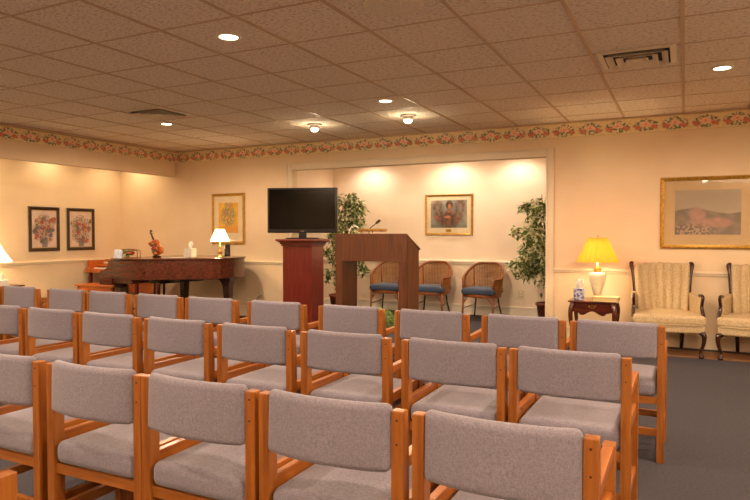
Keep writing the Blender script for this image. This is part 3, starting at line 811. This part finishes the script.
for s in (-1, 1): tube(bm, [(-0.028*s, 0, 0.19+0.008*s), (0, 0, 0.19+0.008*s)], 0.004, 6)
bmesh.ops.transform(bm, matrix=Matrix.Translation((0, 0, 0.138)) @ tilt, verts=bm.verts); link('neck', bm, M['mahog_dark'], t, True)
rnd = random.Random(11)
for k, (mn, cnt) in enumerate((('red', 7), ('pink', 6), ('orange', 4), ('leaf', 8))):
    bm = BM()
    for i in range(cnt):
        a = rnd.uniform(-0.05, 0.045); z = rnd.uniform(-0.085, 0.075)
        p = Matrix.Translation((0, 0, 0.138)) @ tilt @ Vector((a, -0.030, z)); r_ = rnd.uniform(0.017, 0.028)
        lathe(bm, [(0.001, -r_*.7), (r_*.8, -r_*.45), (r_, 0), (r_*.7, r_*.5), (0.001, r_*.7)], 9, p, cap=False, flute=0.12, nfl=4)
    link('flower_cluster', bm, M[mn], t, True)
bm = BM(); box(bm, -0.045, 0.05, -0.035, 0.035, 0, 0.02); link('foot', bm, M['mahog_dark'], t, bevel=0.003)

# rack with flowers and card at the keyboard end
t = thing('wooden_rack', 'red brown wooden rack holding flowers on the piano, near the keyboard', 'rack', (-6.89, 6.22, PT), R(12))
bm = BM()
tube(bm, curve([(-0.17, 0, 0.0), (-0.145, 0, 0.09), (-0.12, 0, 0.108), (0, 0, 0.118), (0.13, 0, 0.105), (0.165, 0, 0.09), (0.17, 0, 0.0)], 5), 0.006, 8)
tube(bm, curve([(-0.17, 0.07, 0.0), (-0.145, 0.07, 0.09), (-0.12, 0.07, 0.108), (0, 0.07, 0.118), (0.13, 0.07, 0.105), (0.165, 0.07, 0.09), (0.17, 0.07, 0.0)], 5), 0.006, 8)
box(bm, -0.17, 0.17, 0.0, 0.07, 0.0, 0.008)
link('rack_frame', bm, M['rattan'], t, True)
for k, (mn, cnt) in enumerate((('leaf', 14), ('fern', 8), ('red', 5), ('orange', 4))):
    bm = BM()
    for i in range(cnt):
        p = (rnd.uniform(-0.06, 0.075), rnd.uniform(0.01, 0.06), rnd.uniform(0.02, 0.095)); r_ = rnd.uniform(0.016, 0.026)
        lathe(bm, [(0.001, -r_*.7), (r_*.8, -r_*.45), (r_, 0), (r_*.7, r_*.5), (0.001, r_*.7)], 8, p, cap=False, flute=0.2, nfl=3)
    link('flower_cluster', bm, M[mn], t, True)
t = thing('greeting_card', 'white and pale blue card standing on the piano, left of the flower rack', 'card', (-6.93, 6.10, PT), R(20))
bm = BM(); prism_axis(bm, [(0.0, 0.0), (0.004, 0.0), (0.028, 0.11), (0.052, 0.0), (0.056, 0.0), (0.030, 0.116), (0.026, 0.116)], -0.055, 0.055, 'x'); link('folded_card', bm, M['white_blue'], t)

# ------------------------------------------------------------------ left lamp table
def cabriole(bm, x, y, h, sx, sy, r=0.022):
    pts = curve([(x-sx*0.004, y-sy*0.004, h), (x+sx*0.022, y+sy*0.022, h*0.80), (x+sx*0.012, y+sy*0.012, h*0.5), (x-sx*0.008, y-sy*0.008, h*0.22), (x+sx*0.004, y+sy*0.004, 0.05), (x+sx*0.022, y+sy*0.022, 0.018)], 5)
    n = len(pts); rr = []
    for i in range(n):
        f = i/(n-1); rr.append(r*(1.15-0.75*min(1, f*1.25)) if f < 0.8 else r*(0.45+0.9*(f-0.8)/0.2*0.6))
    tube(bm, pts, rr, 10)
    lathe(bm, [(0.001, 0.0), (r*0.8, 0.0), (r*1.05, 0.012), (r*0.8, 0.026), (0.001, 0.032)], 12, (x+sx*0.022, y+sy*0.022, 0), cap=False)
def side_table(name, label, loc, w, d, h, rz=0.0):
    t = thing(name, label, 'table', loc, rz)
    bm = BM(); rbox(bm, -w/2, w/2, 0, d, h-0.02, h, 0.008, 2); link('tabletop', bm, M['table_wood'], t, True)
    i = 0.035
    ap = []
    x0, x1 = -w/2+i, w/2-i
    n = 24
    low = [(x0+(x1-x0)*k/n, h-0.13+0.028*math.cos(2*PI*k/n*2)*(1 if 4 < k < 20 else 0.3)-0.012*math.exp(-((k-n/2)/3.0)**2)) for k in range(n+1)]
    for yy in (i, d-i-0.02):
        bm = BM(); prism_axis(bm, [(x0, h-0.02)] + low + [(x1, h-0.02)], yy, yy+0.02, 'y'); link('apron', bm, M['table_wood'], t, bevel=0.002)
    for xx in (x0, x1-0.02):
        bm = BM(); box(bm, xx, xx+0.02, i, d-i, h-0.12, h-0.02); link('side_apron', bm, M['table_wood'], t)
    bm = BM(); box(bm, -w*0.27, w*0.27, i-0.004, i, h-0.095, h-0.032); dr = link('drawer', bm, M['table_wood'], t, bevel=0.002)
    bm = BM(); tube(bm, curve([(-0.03, i-0.006, h-0.058), (-0.022, i-0.018, h-0.07), (0, i-0.02, h-0.075), (0.022, i-0.018, h-0.07), (0.03, i-0.006, h-0.058)], 4), 0.0035, 8)
    box(bm, -0.04, -0.02, i-0.007, i-0.004, h-0.068, h-0.046); box(bm, 0.02, 0.04, i-0.007, i-0.004, h-0.068, h-0.046); box(bm, -0.012, 0.012, i-0.007, i-0.004, h-0.062, h-0.05); link('handle', bm, M['brass'], dr)
    for sx in (-1, 1):
        for sy, yy in ((-1, i+0.012), (1, d-i-0.012)):
            bm = BM(); cabriole(bm, sx*(w/2-i-0.012), yy, h-0.02, sx, sy, 0.026); link('leg', bm, M['table_wood'], t, True)
    return t
side_table('side_table', 'dark side table mostly beyond the left edge, by the left wall', (-8.30, 5.00, 0), 0.60, 0.50, 0.57)
def urn_lamp(name, label, loc, shade_m, rb, rt, hb, ht, power, pleats):
    t = thing(name, label, 'lamp', loc)
    bm = BM(); lathe(bm, [(0.001, 0), (0.05, 0), (0.052, 0.012), (0.04, 0.016), (0.001, 0.016)], 28, cap=False); link('foot', bm, M['brass'], t, True)
    bm = BM(); lathe(bm, [(0.032, 0.016), (0.034, 0.03), (0.046, 0.08), (0.072, 0.16), (0.090, 0.235), (0.092, 0.262), (0.080, 0.288), (0.048, 0.302)], 36); link('urn', bm, M['porcelain'], t, True)
    bm = BM(); lathe(bm, [(0.001, 0.295), (0.048, 0.30), (0.036, 0.318), (0.042, 0.338), (0.014, 0.352), (0.008, hb+0.02), (0.001, hb+0.02)], 24, cap=False); link('neck', bm, M['brass'], t, True)
    bm = BM(); sg = 168 if pleats else 40
    lathe(bm, [(rb, hb), (rb*0.985, hb+0.01), (rt+(rb-rt)*0.45, hb+(ht-hb)*0.5), (rt, ht), (rt-0.003, ht), (rt+(rb-rt)*0.45-0.003, hb+(ht-hb)*0.5), (rb-0.004, hb), (rb, hb)], sg, cap=False, flute=0.028 if pleats else 0, nfl=24)
    link('lamp_shade', bm, shade_m, t, True)
    bm = BM(); tube(bm, [(0, 0, hb+0.02), (0, 0, ht+0.01)], 0.003, 6); lathe(bm, [(0.001, 0), (0.008, 0.005), (0.006, 0.018), (0.001, 0.022)], 10, (0, 0, ht+0.01), cap=False)
    for a in range(3): tube(bm, [(0, 0, ht-0.004), (rt*math.cos(a*2.1), rt*math.sin(a*2.1), ht-0.004)], 0.002, 5)
    link('finial', bm, M['brass'], t, True)
    bm = BM(); lathe(bm, [(0.001, hb+0.03), (0.024, hb+0.06), (0.03, hb+0.10), (0.02, hb+0.13), (0.001, hb+0.14)], 16, cap=False); link('bulb', bm, M['bulb'], t, True)
    light('table_lamp_bulb', 'POINT', (loc[0], loc[1], loc[2]+hb+0.09), power, (1, .72, .38), 0.04)
    return t
urn_lamp('table_lamp', 'white shaded table lamp at the left edge by the left wall', (-8.34, 5.25, 0.571), M['shade_white'], 0.25, 0.10, 0.31, 0.56, 22, False)
t = thing('tissue_box', 'small white tissue box on the dark table at the left edge', 'tissue box', (-8.09, 5.24, 0.571))
bm = BM(); rbox(bm, -0.055, 0.055, -0.055, 0.055, 0, 0.08, 0.006, 2); link('carton', bm, M['white'], t, True); tissue(t, 0.079, 0.8, 6)

# ------------------------------------------------------------------ television on its pedestal
def crown_pedestal():
    t = thing('wooden_pedestal', 'tall cherry pedestal cabinet with a moulded top under the television', 'cabinet', (-4.47, 6.93, 0), R(5))
    bm = BM(); box(bm, -0.21, 0.21, -0.17, 0.17, 0.08, 1.10); link('body', bm, M['cherry'], t, bevel=0.004)
    bm = BM(); box(bm, -0.23, 0.23, -0.19, 0.19, 0, 0.08); link('plinth', bm, M['cherry_side'], t, bevel=0.006)
    bm = BM()
    for (z0, z1, g) in ((1.10, 1.125, 0.015), (1.125, 1.15, 0.03), (1.15, 1.165, 0.05), (1.165, 1.195, 0.07)): box(bm, -0.21-g, 0.21+g, -0.17-g, 0.17+g, z0, z1)
    link('crown_moulding', bm, M['cherry_side'], t, bevel=0.006)
crown_pedestal()
t = thing('television', 'black flat screen television on the cherry pedestal', 'television', (-4.46, 6.90, 1.1955), R(20))
bm = BM(); rbox(bm, -0.46, 0.46, -0.035, 0.03, 0.075, 0.66, 0.008, 2); link('casing', bm, M['black'], t, True)
bm = BM(); box(bm, -0.435, 0.435, -0.0365, -0.034, 0.125, 0.64); link('screen', bm, M['screen'], t)
bm = BM(); rbox(bm, -0.05, 0.05, -0.02, 0.02, 0.012, 0.10, 0.006, 2); link('neck', bm, M['black'], t, True)
bm = BM(); rbox(bm, -0.20, 0.20, -0.11, 0.11, 0.0, 0.014, 0.006, 2); link('stand_base', bm, M['black'], t, True)
bm = BM(); lathe(bm, [(0.001, 0), (0.009, 0), (0.009, 0.0015), (0.001, 0.0015)], 16, cap=False)
bmesh.ops.transform(bm, matrix=Matrix.Translation((-0.018, -0.0350, 0.098)) @ Matrix.Rotation(R(90), 4, 'X'), verts=bm.verts); link('logo_disc', bm, M['red'], t)
fc = bpy.data.curves.new('logo', 'FONT'); fc.body = 'LG'; fc.size = 0.024; fc.extrude = 0.0006
fo = bpy.data.objects.new('logo_lettering', fc); C.objects.link(fo); fo2 = None; fo.location = (-0.005, -0.0358, 0.090); fo.rotation_euler = (R(90), 0, 0); fc.materials.append(M['silver'])
bpy.context.view_layer.update()
fm_ = bpy.data.meshes.new_from_object(fo); fo2 = bpy.data.objects.new('logo_lettering', fm_); C.objects.link(fo2); fo2.parent = t; fo2.location = fo.location; fo2.rotation_euler = fo.rotation_euler; bpy.data.objects.remove(fo)

# ------------------------------------------------------------------ lectern
LZ = 1.262
t = thing('lectern', 'open sided walnut lectern with a deep front panel and sloping sides', 'lectern', (-2.838, 5.62, 0), R(2))
hw = 0.394
bm = BM(); box(bm, -hw, hw, 0.0, 0.025, 0.985, LZ); link('front_panel', bm, M['walnut_z'], t, bevel=0.002)
for s in (-1, 1):
    xa, xb = sorted((s*hw, s*(hw-0.085)))
    bm = BM(); box(bm, xa+0.004, xb-0.004, 0.006, 0.03, 0.0, 0.985); link('stile', bm, M['walnut_z'], t, bevel=0.002)
    xa, xb = sorted((s*hw, s*(hw-0.080)))
    bm = BM(); prism_axis(bm, [(0.030, 0.0), (0.36, 0.0), (0.36, 1.09), (0.030, LZ-0.004)], xa, xb); link('side_panel', bm, M['walnut_z'], t, bevel=0.002)
bm = BM(); prism_axis(bm, [(0.02, LZ-0.004), (0.40, 1.092), (0.405, 1.11), (0.018, LZ+0.002)], -hw+0.0, hw-0.0); link('sloping_top', bm, M['walnut'], t, bevel=0.002)
bm = BM(); box(bm, -hw+0.08, hw-0.08, 0.10, 0.34, 0.03, 0.05); link('bottom_shelf', bm, M['walnut'], t)
t = thing('gooseneck_microphone', 'small dark gooseneck microphone rising above the lectern top', 'microphone', (-2.95, 5.88, 1.172))
bm = BM(); lathe(bm, [(0.001, 0), (0.03, 0), (0.03, 0.012), (0.008, 0.02), (0.001, 0.02)], 16, cap=False); link('base', bm, M['black'], t, True)
bm = BM(); tube(bm, curve([(0, 0, 0.01), (-0.02, 0, 0.07), (-0.02, -0.01, 0.13), (0.02, -0.02, 0.165), (0.075, -0.03, 0.20)], 6), 0.005, 8); link('gooseneck', bm, M['bolt'], t, True)
bm = BM(); tube(bm, [(0.07, -0.03, 0.197), (0.085, -0.03, 0.208), (0.11, -0.03, 0.227), (0.12, -0.03, 0.234)], [0.009, 0.014, 0.015, 0.006], 12); link('microphone_head', bm, M['bolt'], t, True)
t = thing('reading_lamp', 'slim brass reading lamp bar on top of the lectern', 'lamp', (-2.87, 5.75, 1.222))
bm = BM(); rbox(bm, -0.16, 0.155, -0.025, 0.025, 0.063, 0.091, 0.010, 2); link('lamp_bar', bm, M['brass'], t, True)
bm = BM(); tube(bm, [(0.0, 0, 0.0), (0.0, 0, 0.07)], 0.006, 8); lathe(bm, [(0.001, 0), (0.035, 0), (0.03, 0.01), (0.001, 0.012)], 16, cap=False); link('stem', bm, M['brass'], t, True)
bm = BM(); tube(bm, curve([(-0.16, 0.0, 0.10), (-0.20, 0, 0.12), (-0.25, 0, 0.105), (-0.275, 0, 0.05), (-0.28, 0, 0.0)], 5), 0.006, 8); link('white_cable', bm, M['white'], t, True)

# ------------------------------------------------------------------ plants
def leafy(bm, p, d, L, wd, mi, roll=0.0):
    d = d.normalized(); s = d.cross(Vector((0, 0, 1)));
    if s.length < 0.1: s = Vector((1, 0, 0))
    s = Matrix.Rotation(roll, 3, d) @ s.normalized(); n = s.cross(d)
    a = bm.verts.new(p); b_ = bm.verts.new(p+d*L*0.4+s*wd-n*wd*0.3); c = bm.verts.new(p+d*L); e = bm.verts.new(p+d*L*0.4-s*wd-n*wd*0.3); mvt = bm.verts.new(p+d*L*0.42+n*wd*0.15)
    for f in ((a, b_, mvt), (b_, c, mvt), (c, e, mvt), (e, a, mvt)): bm.faces.new(f).material_index = mi
def ficus(label, loc, height, rx, zc, rz_, nleaf, seed, pot_h=0.34, fill=1.0, lean=(0, 0), clip=None):
    rnd = random.Random(seed)
    t = thing('potted_fig_tree', label, 'plant', loc)
    bm = BM(); lathe(bm, [(0.001, 0), (0.11, 0), (0.155, pot_h-0.03), (0.17, pot_h-0.03), (0.17, pot_h), (0.15, pot_h), (0.145, pot_h-0.03), (0.001, pot_h-0.035)], 28, cap=False); link('pot', bm, M['pot_red'], t, True)
    bm = BM(); lathe(bm, [(0.001, pot_h-0.03), (0.144, pot_h-0.031)], 20, cap=False); link('soil', bm, M['soil'], t)
    bm = BM(); tips = []
    top = Vector((lean[0]*0.5, lean[1]*0.5, zc))
    trunk = curve([(0, 0, pot_h-0.04), (0.02, 0.01, pot_h+0.2), (lean[0]*0.3-0.01, lean[1]*0.3, zc*0.7), top, (lean[0], lean[1], height*0.93)], 6)
    tube(bm, trunk, [0.017-0.013*i/(len(trunk)-1) for i in range(len(trunk))], 8)
    for i in range(42):
        b0 = trunk[rnd.randint(int(len(trunk)*0.35), len(trunk)-2)]
        th = rnd.uniform(0, 2*PI); f = rnd.random()**0.5
        ph = rnd.uniform(-1, 1)
        e = Vector((lean[0]*0.6+rx*f*math.cos(th)*math.sqrt(max(0, 1-ph*ph*0.9)), lean[1]*0.6+rx*f*math.sin(th)*math.sqrt(max(0, 1-ph*ph*0.9)), zc+rz_*ph))
        if clip:
            e.x = max(clip[0], min(clip[1], e.x)); e.y = max(clip[2], min(clip[3], e.y))
        mid = (b0+e)/2+Vector((0, 0, 0.06))
        pts = curve([b0, mid, e, e+(e-mid)*0.25+Vector((0, 0, -0.06))], 4)
        tube(bm, pts, [0.006-0.0045*k/(len(pts)-1) for k in range(len(pts))], 5)
        tips.append(pts)
    link('trunk', bm, M['bark'], t, True)
    bm = BM()
    for i in range(nleaf):
        pts = rnd.choice(tips); k = rnd.randint(3, len(pts)-1)
        p = pts[k]+Vector((rnd.gauss(0, 0.035), rnd.gauss(0, 0.035), rnd.gauss(0, 0.03)))
        d = Vector((rnd.uniform(-1, 1), rnd.uniform(-1, 1), rnd.uniform(-1.4, 0.25)))
        if clip:
            p.x = max(clip[0], min(clip[1], p.x)); p.y = max(clip[2], min(clip[3], p.y))
        leafy(bm, p, d, rnd.uniform(0.06, 0.10), rnd.uniform(0.015, 0.024), 1 if rnd.random() < 0.42 else 0, rnd.uniform(-0.9, 0.9))
    link('foliage', bm, [M['leaf'], M['leaf_pale']], t)
ficus('tall variegated potted fig tree in the alcove behind the television', (-4.70, 8.30, 0), 1.88, 0.50, 1.20, 0.64, 4200, 21, lean=(0.1, 0), clip=(-0.6, 0.62, -0.42, 0.30))
ficus('tall variegated potted fig tree at the right end of the alcove', (-1.62, 8.50, 0), 1.92, 0.46, 1.18, 0.66, 4200, 33, lean=(-0.10, 0), clip=(-0.52, 0.55, -0.50, 0.45))

def fern(label, loc, R_, h0, n, seed):
    rnd = random.Random(seed); t = thing('potted_fern', label, 'plant', loc)
    bm = BM(); lathe(bm, [(0.001, 0), (0.10, 0), (0.13, h0-0.02), (0.14, h0), (0.12, h0), (0.115, h0-0.03), (0.001, h0-0.03)], 24, cap=False); link('pot', bm, M['pot_green'], t, True)
    bm = BM()
    for i in range(n):
        a = 2*PI*i/n+rnd.uniform(-.2, .2); L = R_*rnd.uniform(0.7, 1.05); up = rnd.uniform(0.10, 0.26)
        dx = Vector((math.cos(a), math.sin(a), 0))
        pts = curve([Vector((0, 0, h0-0.04)), dx*L*0.3+Vector((0, 0, h0+up*0.8)), dx*L*0.7+Vector((0, 0, h0+up)), dx*L+Vector((0, 0, h0+up*0.45))], 6)
        tube(bm, pts, 0.0025, 4)
        s = dx.cross(Vector((0, 0, 1)))
        for k in range(3, len(pts)-1):
            wl = 0.045*math.sin(PI*(k-1)/(len(pts)))+0.012
            for sg in (-1, 1):
                for q in (0.0, 0.5):
                    pp = pts[k]*(1-q)+pts[k+1]*q if k+1 < len(pts) else pts[k]
                    leafy(bm, pp, s*sg+dx*0.3+Vector((0, 0, -0.25)), wl, 0.0045, 1 if rnd.random() < 0.4 else 0, rnd.uniform(-.3, .3))
    link('fronds', bm, [M['fern'], M['leaf']], t)
fern('bushy green fern in a dark pot standing in front of the lectern', (-2.66, 5.28, 0), 0.33, 0.30, 44, 4)

# ------------------------------------------------------------------ cane barrel chairs
def cane_chair():
    t = thing('cane_armchair', '', 'chair')
    w, d = 0.29, 0.27      # half width, half depth
    SH = 0.38
    def ringp(a, z, k=1.0):   # a=0 at the back, +-1 at the arm fronts ; chair faces -y
        th = a*R(128)
        return Vector((w*k*math.sin(th), d*k*math.cos(th), z))
    def topz(a):
        a = abs(a); q = min(1, max(0, (a-0.18)/0.66)); return 0.818-0.22*(q*q*(3-2*q))-0.006*a
    N = 36
    # seat frame
    bm = BM(); pr = []
    for i in range(40):
        th = 2*PI*i/40; c, s = math.cos(th), math.sin(th)
        pr.append((0.265*math.copysign(abs(c)**0.75, c), 0.25*math.copysign(abs(s)**0.75, s)))
    prism(bm, pr, SH-0.05, SH-0.012); link('seat_frame', bm, M['rattan'], t, bevel=0.008)
    bm = BM(); prism(bm, [(a*0.93, b_*0.93) for a, b_ in pr], SH-0.012, SH-0.004); link('cane_seat', bm, M['cane'], t)
    def cw(p):
        r_ = math.hypot(p.x/0.245, p.y/0.235); return (p.x, p.y, p.z+0.012*max(0, 1-r_*r_))
    bm = BM(); rbox(bm, -0.25, 0.25, -0.255, 0.225, SH-0.006, SH+0.085, 0.038, 4, cw); link('cushion', bm, M['blue'], t, True)
    # hoop
    hoop = [ringp(-1+2*i/N, topz(-1+2*i/N), 1.03) for i in range(N+1)]
    fl = hoop[0]; fr_ = hoop[-1]
    pts = [Vector((fl.x+0.012, fl.y-0.03, SH-0.03)), Vector((fl.x+0.004, fl.y-0.028, SH+0.12)), Vector((fl.x, fl.y-0.02, topz(1)-0.02))] + hoop + [Vector((fr_.x, fr_.y-0.02, topz(1)-0.02)), Vector((fr_.x-0.004, fr_.y-0.028, SH+0.12)), Vector((fr_.x-0.012, fr_.y-0.03, SH-0.03))]
    bm = BM(); tube(bm, pts, 0.018, 10); link('hoop_rail', bm, M['rattan'], t, True)
    # cane surface from seat to hoop as a real lattice
    bm = BM(); nx, nz_ = 52, 22
    g = [[bm.verts.new(ringp(-1+2*i/nx, (SH-0.01)*(1-j/nz_)+(topz(-1+2*i/nx)-0.006)*(j/nz_), 0.93+0.10*(j/nz_))) for i in range(nx+1)] for j in range(nz_+1)]
    for j in range(nz_):
        for i in range(nx): bm.faces.new((g[j][i], g[j][i+1], g[j+1][i+1], g[j+1][i]))
    o = link('cane_back', bm, M['cane'], t)
    wf = o.modifiers.new('lattice', 'WIREFRAME'); wf.thickness = 0.0125; wf.use_even_offset = False; wf.use_boundary = True
    # posts
    for a in (-0.36, 0.36):
        bm = BM(); tube(bm, [ringp(a, SH-0.02, 0.94), ringp(a, topz(a), 1.02)], 0.011, 8); link('back_post', bm, M['rattan'], t, True)
    # legs
    for sx in (-1, 1):
        bm = BM(); tube(bm, [(sx*0.235, -0.215, 0), (sx*0.225, -0.205, SH-0.02)], [0.013, 0.016], 10)
        lg = link('front_leg', bm, M['rattan'], t, True)
        bm = BM(); tube(bm, curve([(sx*0.225, -0.21, SH-0.15), (sx*0.19, -0.215, SH-0.10), (sx*0.15, -0.218, SH-0.055)], 4), 0.006, 6)
        tube(bm, curve([(sx*0.225, -0.20, SH-0.15), (sx*0.222, -0.16, SH-0.10), (sx*0.215, -0.12, SH-0.055)], 4), 0.006, 6); link('corner_brace', bm, M['rattan'], lg, True)
        bm = BM(); tube(bm, curve([(sx*0.22, 0.23, 0), (sx*0.185, 0.19, 0.2), (sx*0.17, 0.17, SH-0.03)], 4), 0.012, 8); link('rear_leg', bm, M['mahog_dark'], t, True)
    bm = BM(); tube(bm, [(-0.225, -0.19, 0.17), (-0.185, 0.19, 0.2)], 0.007, 6); tube(bm, [(0.225, -0.19, 0.17), (0.185, 0.19, 0.2)], 0.007, 6); link('stretcher', bm, M['rattan'], t, True)
    return t
cp = cane_chair()
for i, (x, y, rz, lab) in enumerate(((-4.20, 9.02, 4, 'cane barrel armchair with blue cushion seen through the open lectern'), (-3.49, 9.04, 2, 'middle cane barrel armchair with blue cushion, beside the lectern'), (-2.67, 9.00, -4, 'rightmost cane barrel armchair with blue cushion, standing alone'))):
    o = cp if i == 0 else copy_tree(cp)
    o.location = (x, y, 0); o.rotation_euler = (0, 0, R(rz)); o['label'] = lab; o['category'] = 'chair'; o['group'] = 'cane armchairs along the alcove wall'

# ------------------------------------------------------------------ channel back armchairs
def wing_chair():
    t = thing('channel_back_armchair', '', 'armchair')
    # local: faces -y, front legs y=-0.27, rear y=+0.28
    def bw(p):
        u = p.x/0.29
        ch = -0.040*abs(math.cos(u*3.5*PI))**0.5                    # seven channels
        f = (p.z-0.42)/0.54
        x = p.x*(0.88+0.12*f)
        y = p.y+0.10*f-0.075*abs(u)**2.5
        if p.y < 0.24: y += ch+0.02
        z = p.z+(0.018*(1-u*u)+0.008*abs(math.cos(u*3.5*PI)) if f > 0.7 else 0)
        return (x, y, z)
    bm = BM(); rbox(bm, -0.29, 0.29, 0.19, 0.27, 0.38, 0.915, 0.028, (56, 2, 8), bw); link('backrest', bm, M['damask'], t, True)
    for s in (-1, 1):
        bm = BM(); tube(bm, curve([(s*0.255, 0.195, 0.40), (s*0.265, 0.20, 0.55), (s*0.276, 0.22, 0.70), (s*0.292, 0.245, 0.85), (s*0.308, 0.26, 0.905), (s*0.304, 0.275, 0.927), (s*0.288, 0.28, 0.918)], 5), [0.024]*28+[0.022, 0.018, 0.012], 10); link('back_rail', bm, M['mahog_dark'], t, True)
    def sw(p):
        u = p.x/0.34; f = (0.25-p.y)/0.56
        x = p.x*(0.84+0.16*min(1, max(0, f)))
        return (x, p.y, p.z+(0.025*(1-u*u)*math.sin(PI*min(1, max(0, f*0.9+0.1))) if p.z > 0.38 else 0))
    bm = BM(); rbox(bm, -0.345, 0.345, -0.315, 0.23, 0.325, 0.425, 0.035, 7, sw); link('seat', bm, M['damask'], t, True)
    bm = BM(); rbox(bm, -0.335, 0.335, -0.305, 0.25, 0.245, 0.335, 0.02, 4, sw); link('seat_apron', bm, M['damask'], t, True)
    bm = BM(); pts = [(-0.275, 0.22, 0.332), (-0.33, -0.29, 0.332), (-0.30, -0.318, 0.332), (0.30, -0.318, 0.332), (0.33, -0.29, 0.332), (0.275, 0.22, 0.332)]; tube(bm, pts, 0.007, 6); link('piping', bm, M['damask'], t, True)
    for s in (-1, 1):
        def aw(p, s=s):
            f = (0.22-p.y)/0.38
            return (p.x+s*0.045*min(1, max(0, f)), p.y, p.z-(0.03*max(0, f) if p.z > 0.5 else 0))
        xa, xb = sorted((s*0.255, s*0.305))
        bm = BM(); rbox(bm, xa, xb, -0.16, 0.22, 0.39, 0.625, 0.022, 3, aw); link('arm_panel', bm, M['damask'], t, True)
        bm = BM(); tube(bm, curve([(s*0.315, -0.10, 0.615), (s*0.325, -0.165, 0.62), (s*0.328, -0.20, 0.60), (s*0.325, -0.185, 0.55), (s*0.322, -0.175, 0.50), (s*0.33, -0.20, 0.44), (s*0.335, -0.225, 0.39)], 5), [0.016]*20+[0.018]*11, 10); link('arm_support', bm, M['mahog_dark'], t, True)
        bm = BM()
        pts = curve([(s*0.30, -0.275, 0.26), (s*0.325, -0.295, 0.22), (s*0.318, -0.29, 0.13), (s*0.295, -0.275, 0.06), (s*0.30, -0.285, 0.022)], 6)
        n = len(pts); tube(bm, pts, [0.032-0.020*min(1, i/(n*0.7)) for i in range(n)], 10)
        lathe(bm, [(0.001, 0.0), (0.022, 0.0), (0.027, 0.010), (0.020, 0.026), (0.001, 0.034)], 14, (s*0.302, -0.292, 0), cap=False); link('front_leg', bm, M['mahog_dark'], t, True)
        bm = BM(); loft_sq(bm, [(s*0.215, 0.29, 0, 0.016, 0.016), (s*0.22, 0.235, 0.26, 0.022, 0.022)]); link('rear_leg', bm, M['mahog_dark'], t, bevel=0.003)
    return t
wc = wing_chair()
for i, (x, y, rz, lab) in enumerate(((-0.185, 7.34, 10, 'gold damask channel back armchair between the side table and its twin'), (0.68, 7.34, -10, 'gold damask channel back armchair at the right edge'))):
    o = wc if i == 0 else copy_tree(wc)
    o.location = (x, y, 0.0062); o.rotation_euler = (0, 0, R(rz)); o['label'] = lab; o['category'] = 'armchair'; o['group'] = 'channel back armchairs'

# ------------------------------------------------------------------ right side table and what stands on it
side_table('side_table', 'dark mahogany side table with curved legs under the yellow lamp', (-0.885, 7.03, 0.0062), 0.50, 0.44, 0.532)
TZ = 0.0062+0.5325
urn_lamp('table_lamp', 'ivory urn lamp with a glowing yellow pleated shade', (-0.862, 7.29, TZ), M['shade_yellow'], 0.222, 0.105, 0.412, 0.678, 20, True)
t = thing('tissue_box', 'blue and white floral tissue box on the right side table', 'tissue box', (-1.035, 7.14, TZ), R(10))
bm = BM(); rbox(bm, -0.055, 0.055, -0.055, 0.055, 0, 0.125, 0.004, 2); link('carton', bm, M['tissue_box'], t, True); tissue(t, 0.124, 1.0, 9)
t = thing('book', 'thick cream book lying on the right side table before the lamp', 'book', (-0.745, 7.12, TZ), R(-3))
bm = BM(); box(bm, -0.125, 0.12, -0.075, 0.085, 0.004, 0.046); link('pages', bm, M['pages'], t)
bm = BM(); box(bm, -0.13, 0.125, -0.08, 0.09, 0.0, 0.004); box(bm, -0.13, 0.125, -0.08, 0.09, 0.046, 0.05); box(bm, -0.13, -0.126, -0.08, 0.09, 0.004, 0.046); link('cover', bm, M['book'], t, bevel=0.001)

# outlets and cord
for i, (x, y, z, lab) in enumerate(((-5.72, W, 0.30, 'cream wall outlet low on the back wall right of the piano'), (-2.20, AB, 0.30, 'cream wall outlet low on the alcove wall by the right fig tree'))):
    t = thing('wall_outlet', lab, 'outlet', (x, y, z))
    bm = BM(); rbox(bm, -0.038, 0.038, -0.006, 0.0, 0, 0.118, 0.0028, 2); link('plate', bm, M['outlet'], t)
    for zz in (0.036, 0.082):
        bm = BM(); box(bm, -0.014, 0.014, -0.0075, -0.0055, zz-0.013, zz+0.013); s = link('socket', bm, M['white'], t)
bm = BM(); tube(bm, curve([(-5.70, W-0.03, 0.335), (-5.76, W-0.05, 0.30), (-5.82, W-0.07, 0.16), (-5.84, W-0.10, 0.02), (-5.75, W-0.25, 0.006), (-5.62, W-0.5, 0.006)], 6), 0.004, 6)
tag(link('power_cord', bm, M['bolt'], None, True), 'thin dark power cord trailing down the wall right of the piano tail', 'cord')

# ------------------------------------------------------------------ camera
cam = bpy.data.cameras.new('camera'); co = bpy.data.objects.new('camera', cam); C.objects.link(co)
f = 627.0
cam.sensor_width = 36; cam.lens = 36*f/750; cam.clip_start = 0.02
co.location = (0, 0, 1.27)
co.rotation_euler = (R(90)-math.atan(17/f), 0, R(26.3))
bpy.context.scene.camera = co
w = bpy.data.worlds.new('world'); bpy.context.scene.world = w; w.use_nodes = True
w.node_tree.nodes['Background'].inputs[0].default_value = (0.02, 0.015, 0.01, 1)
sc = bpy.context.scene
sc.view_settings.view_transform = 'Standard'; sc.view_settings.look = 'None'; sc.view_settings.gamma = 1; sc.view_settings.use_curve_mapping = False
sc.view_settings.exposure = 1.2
sc.cycles.max_bounces = 10; sc.cycles.diffuse_bounces = 6; sc.cycles.caustics_reflective = False; sc.cycles.caustics_refractive = False
sc.cycles.sample_clamp_indirect = 6.0
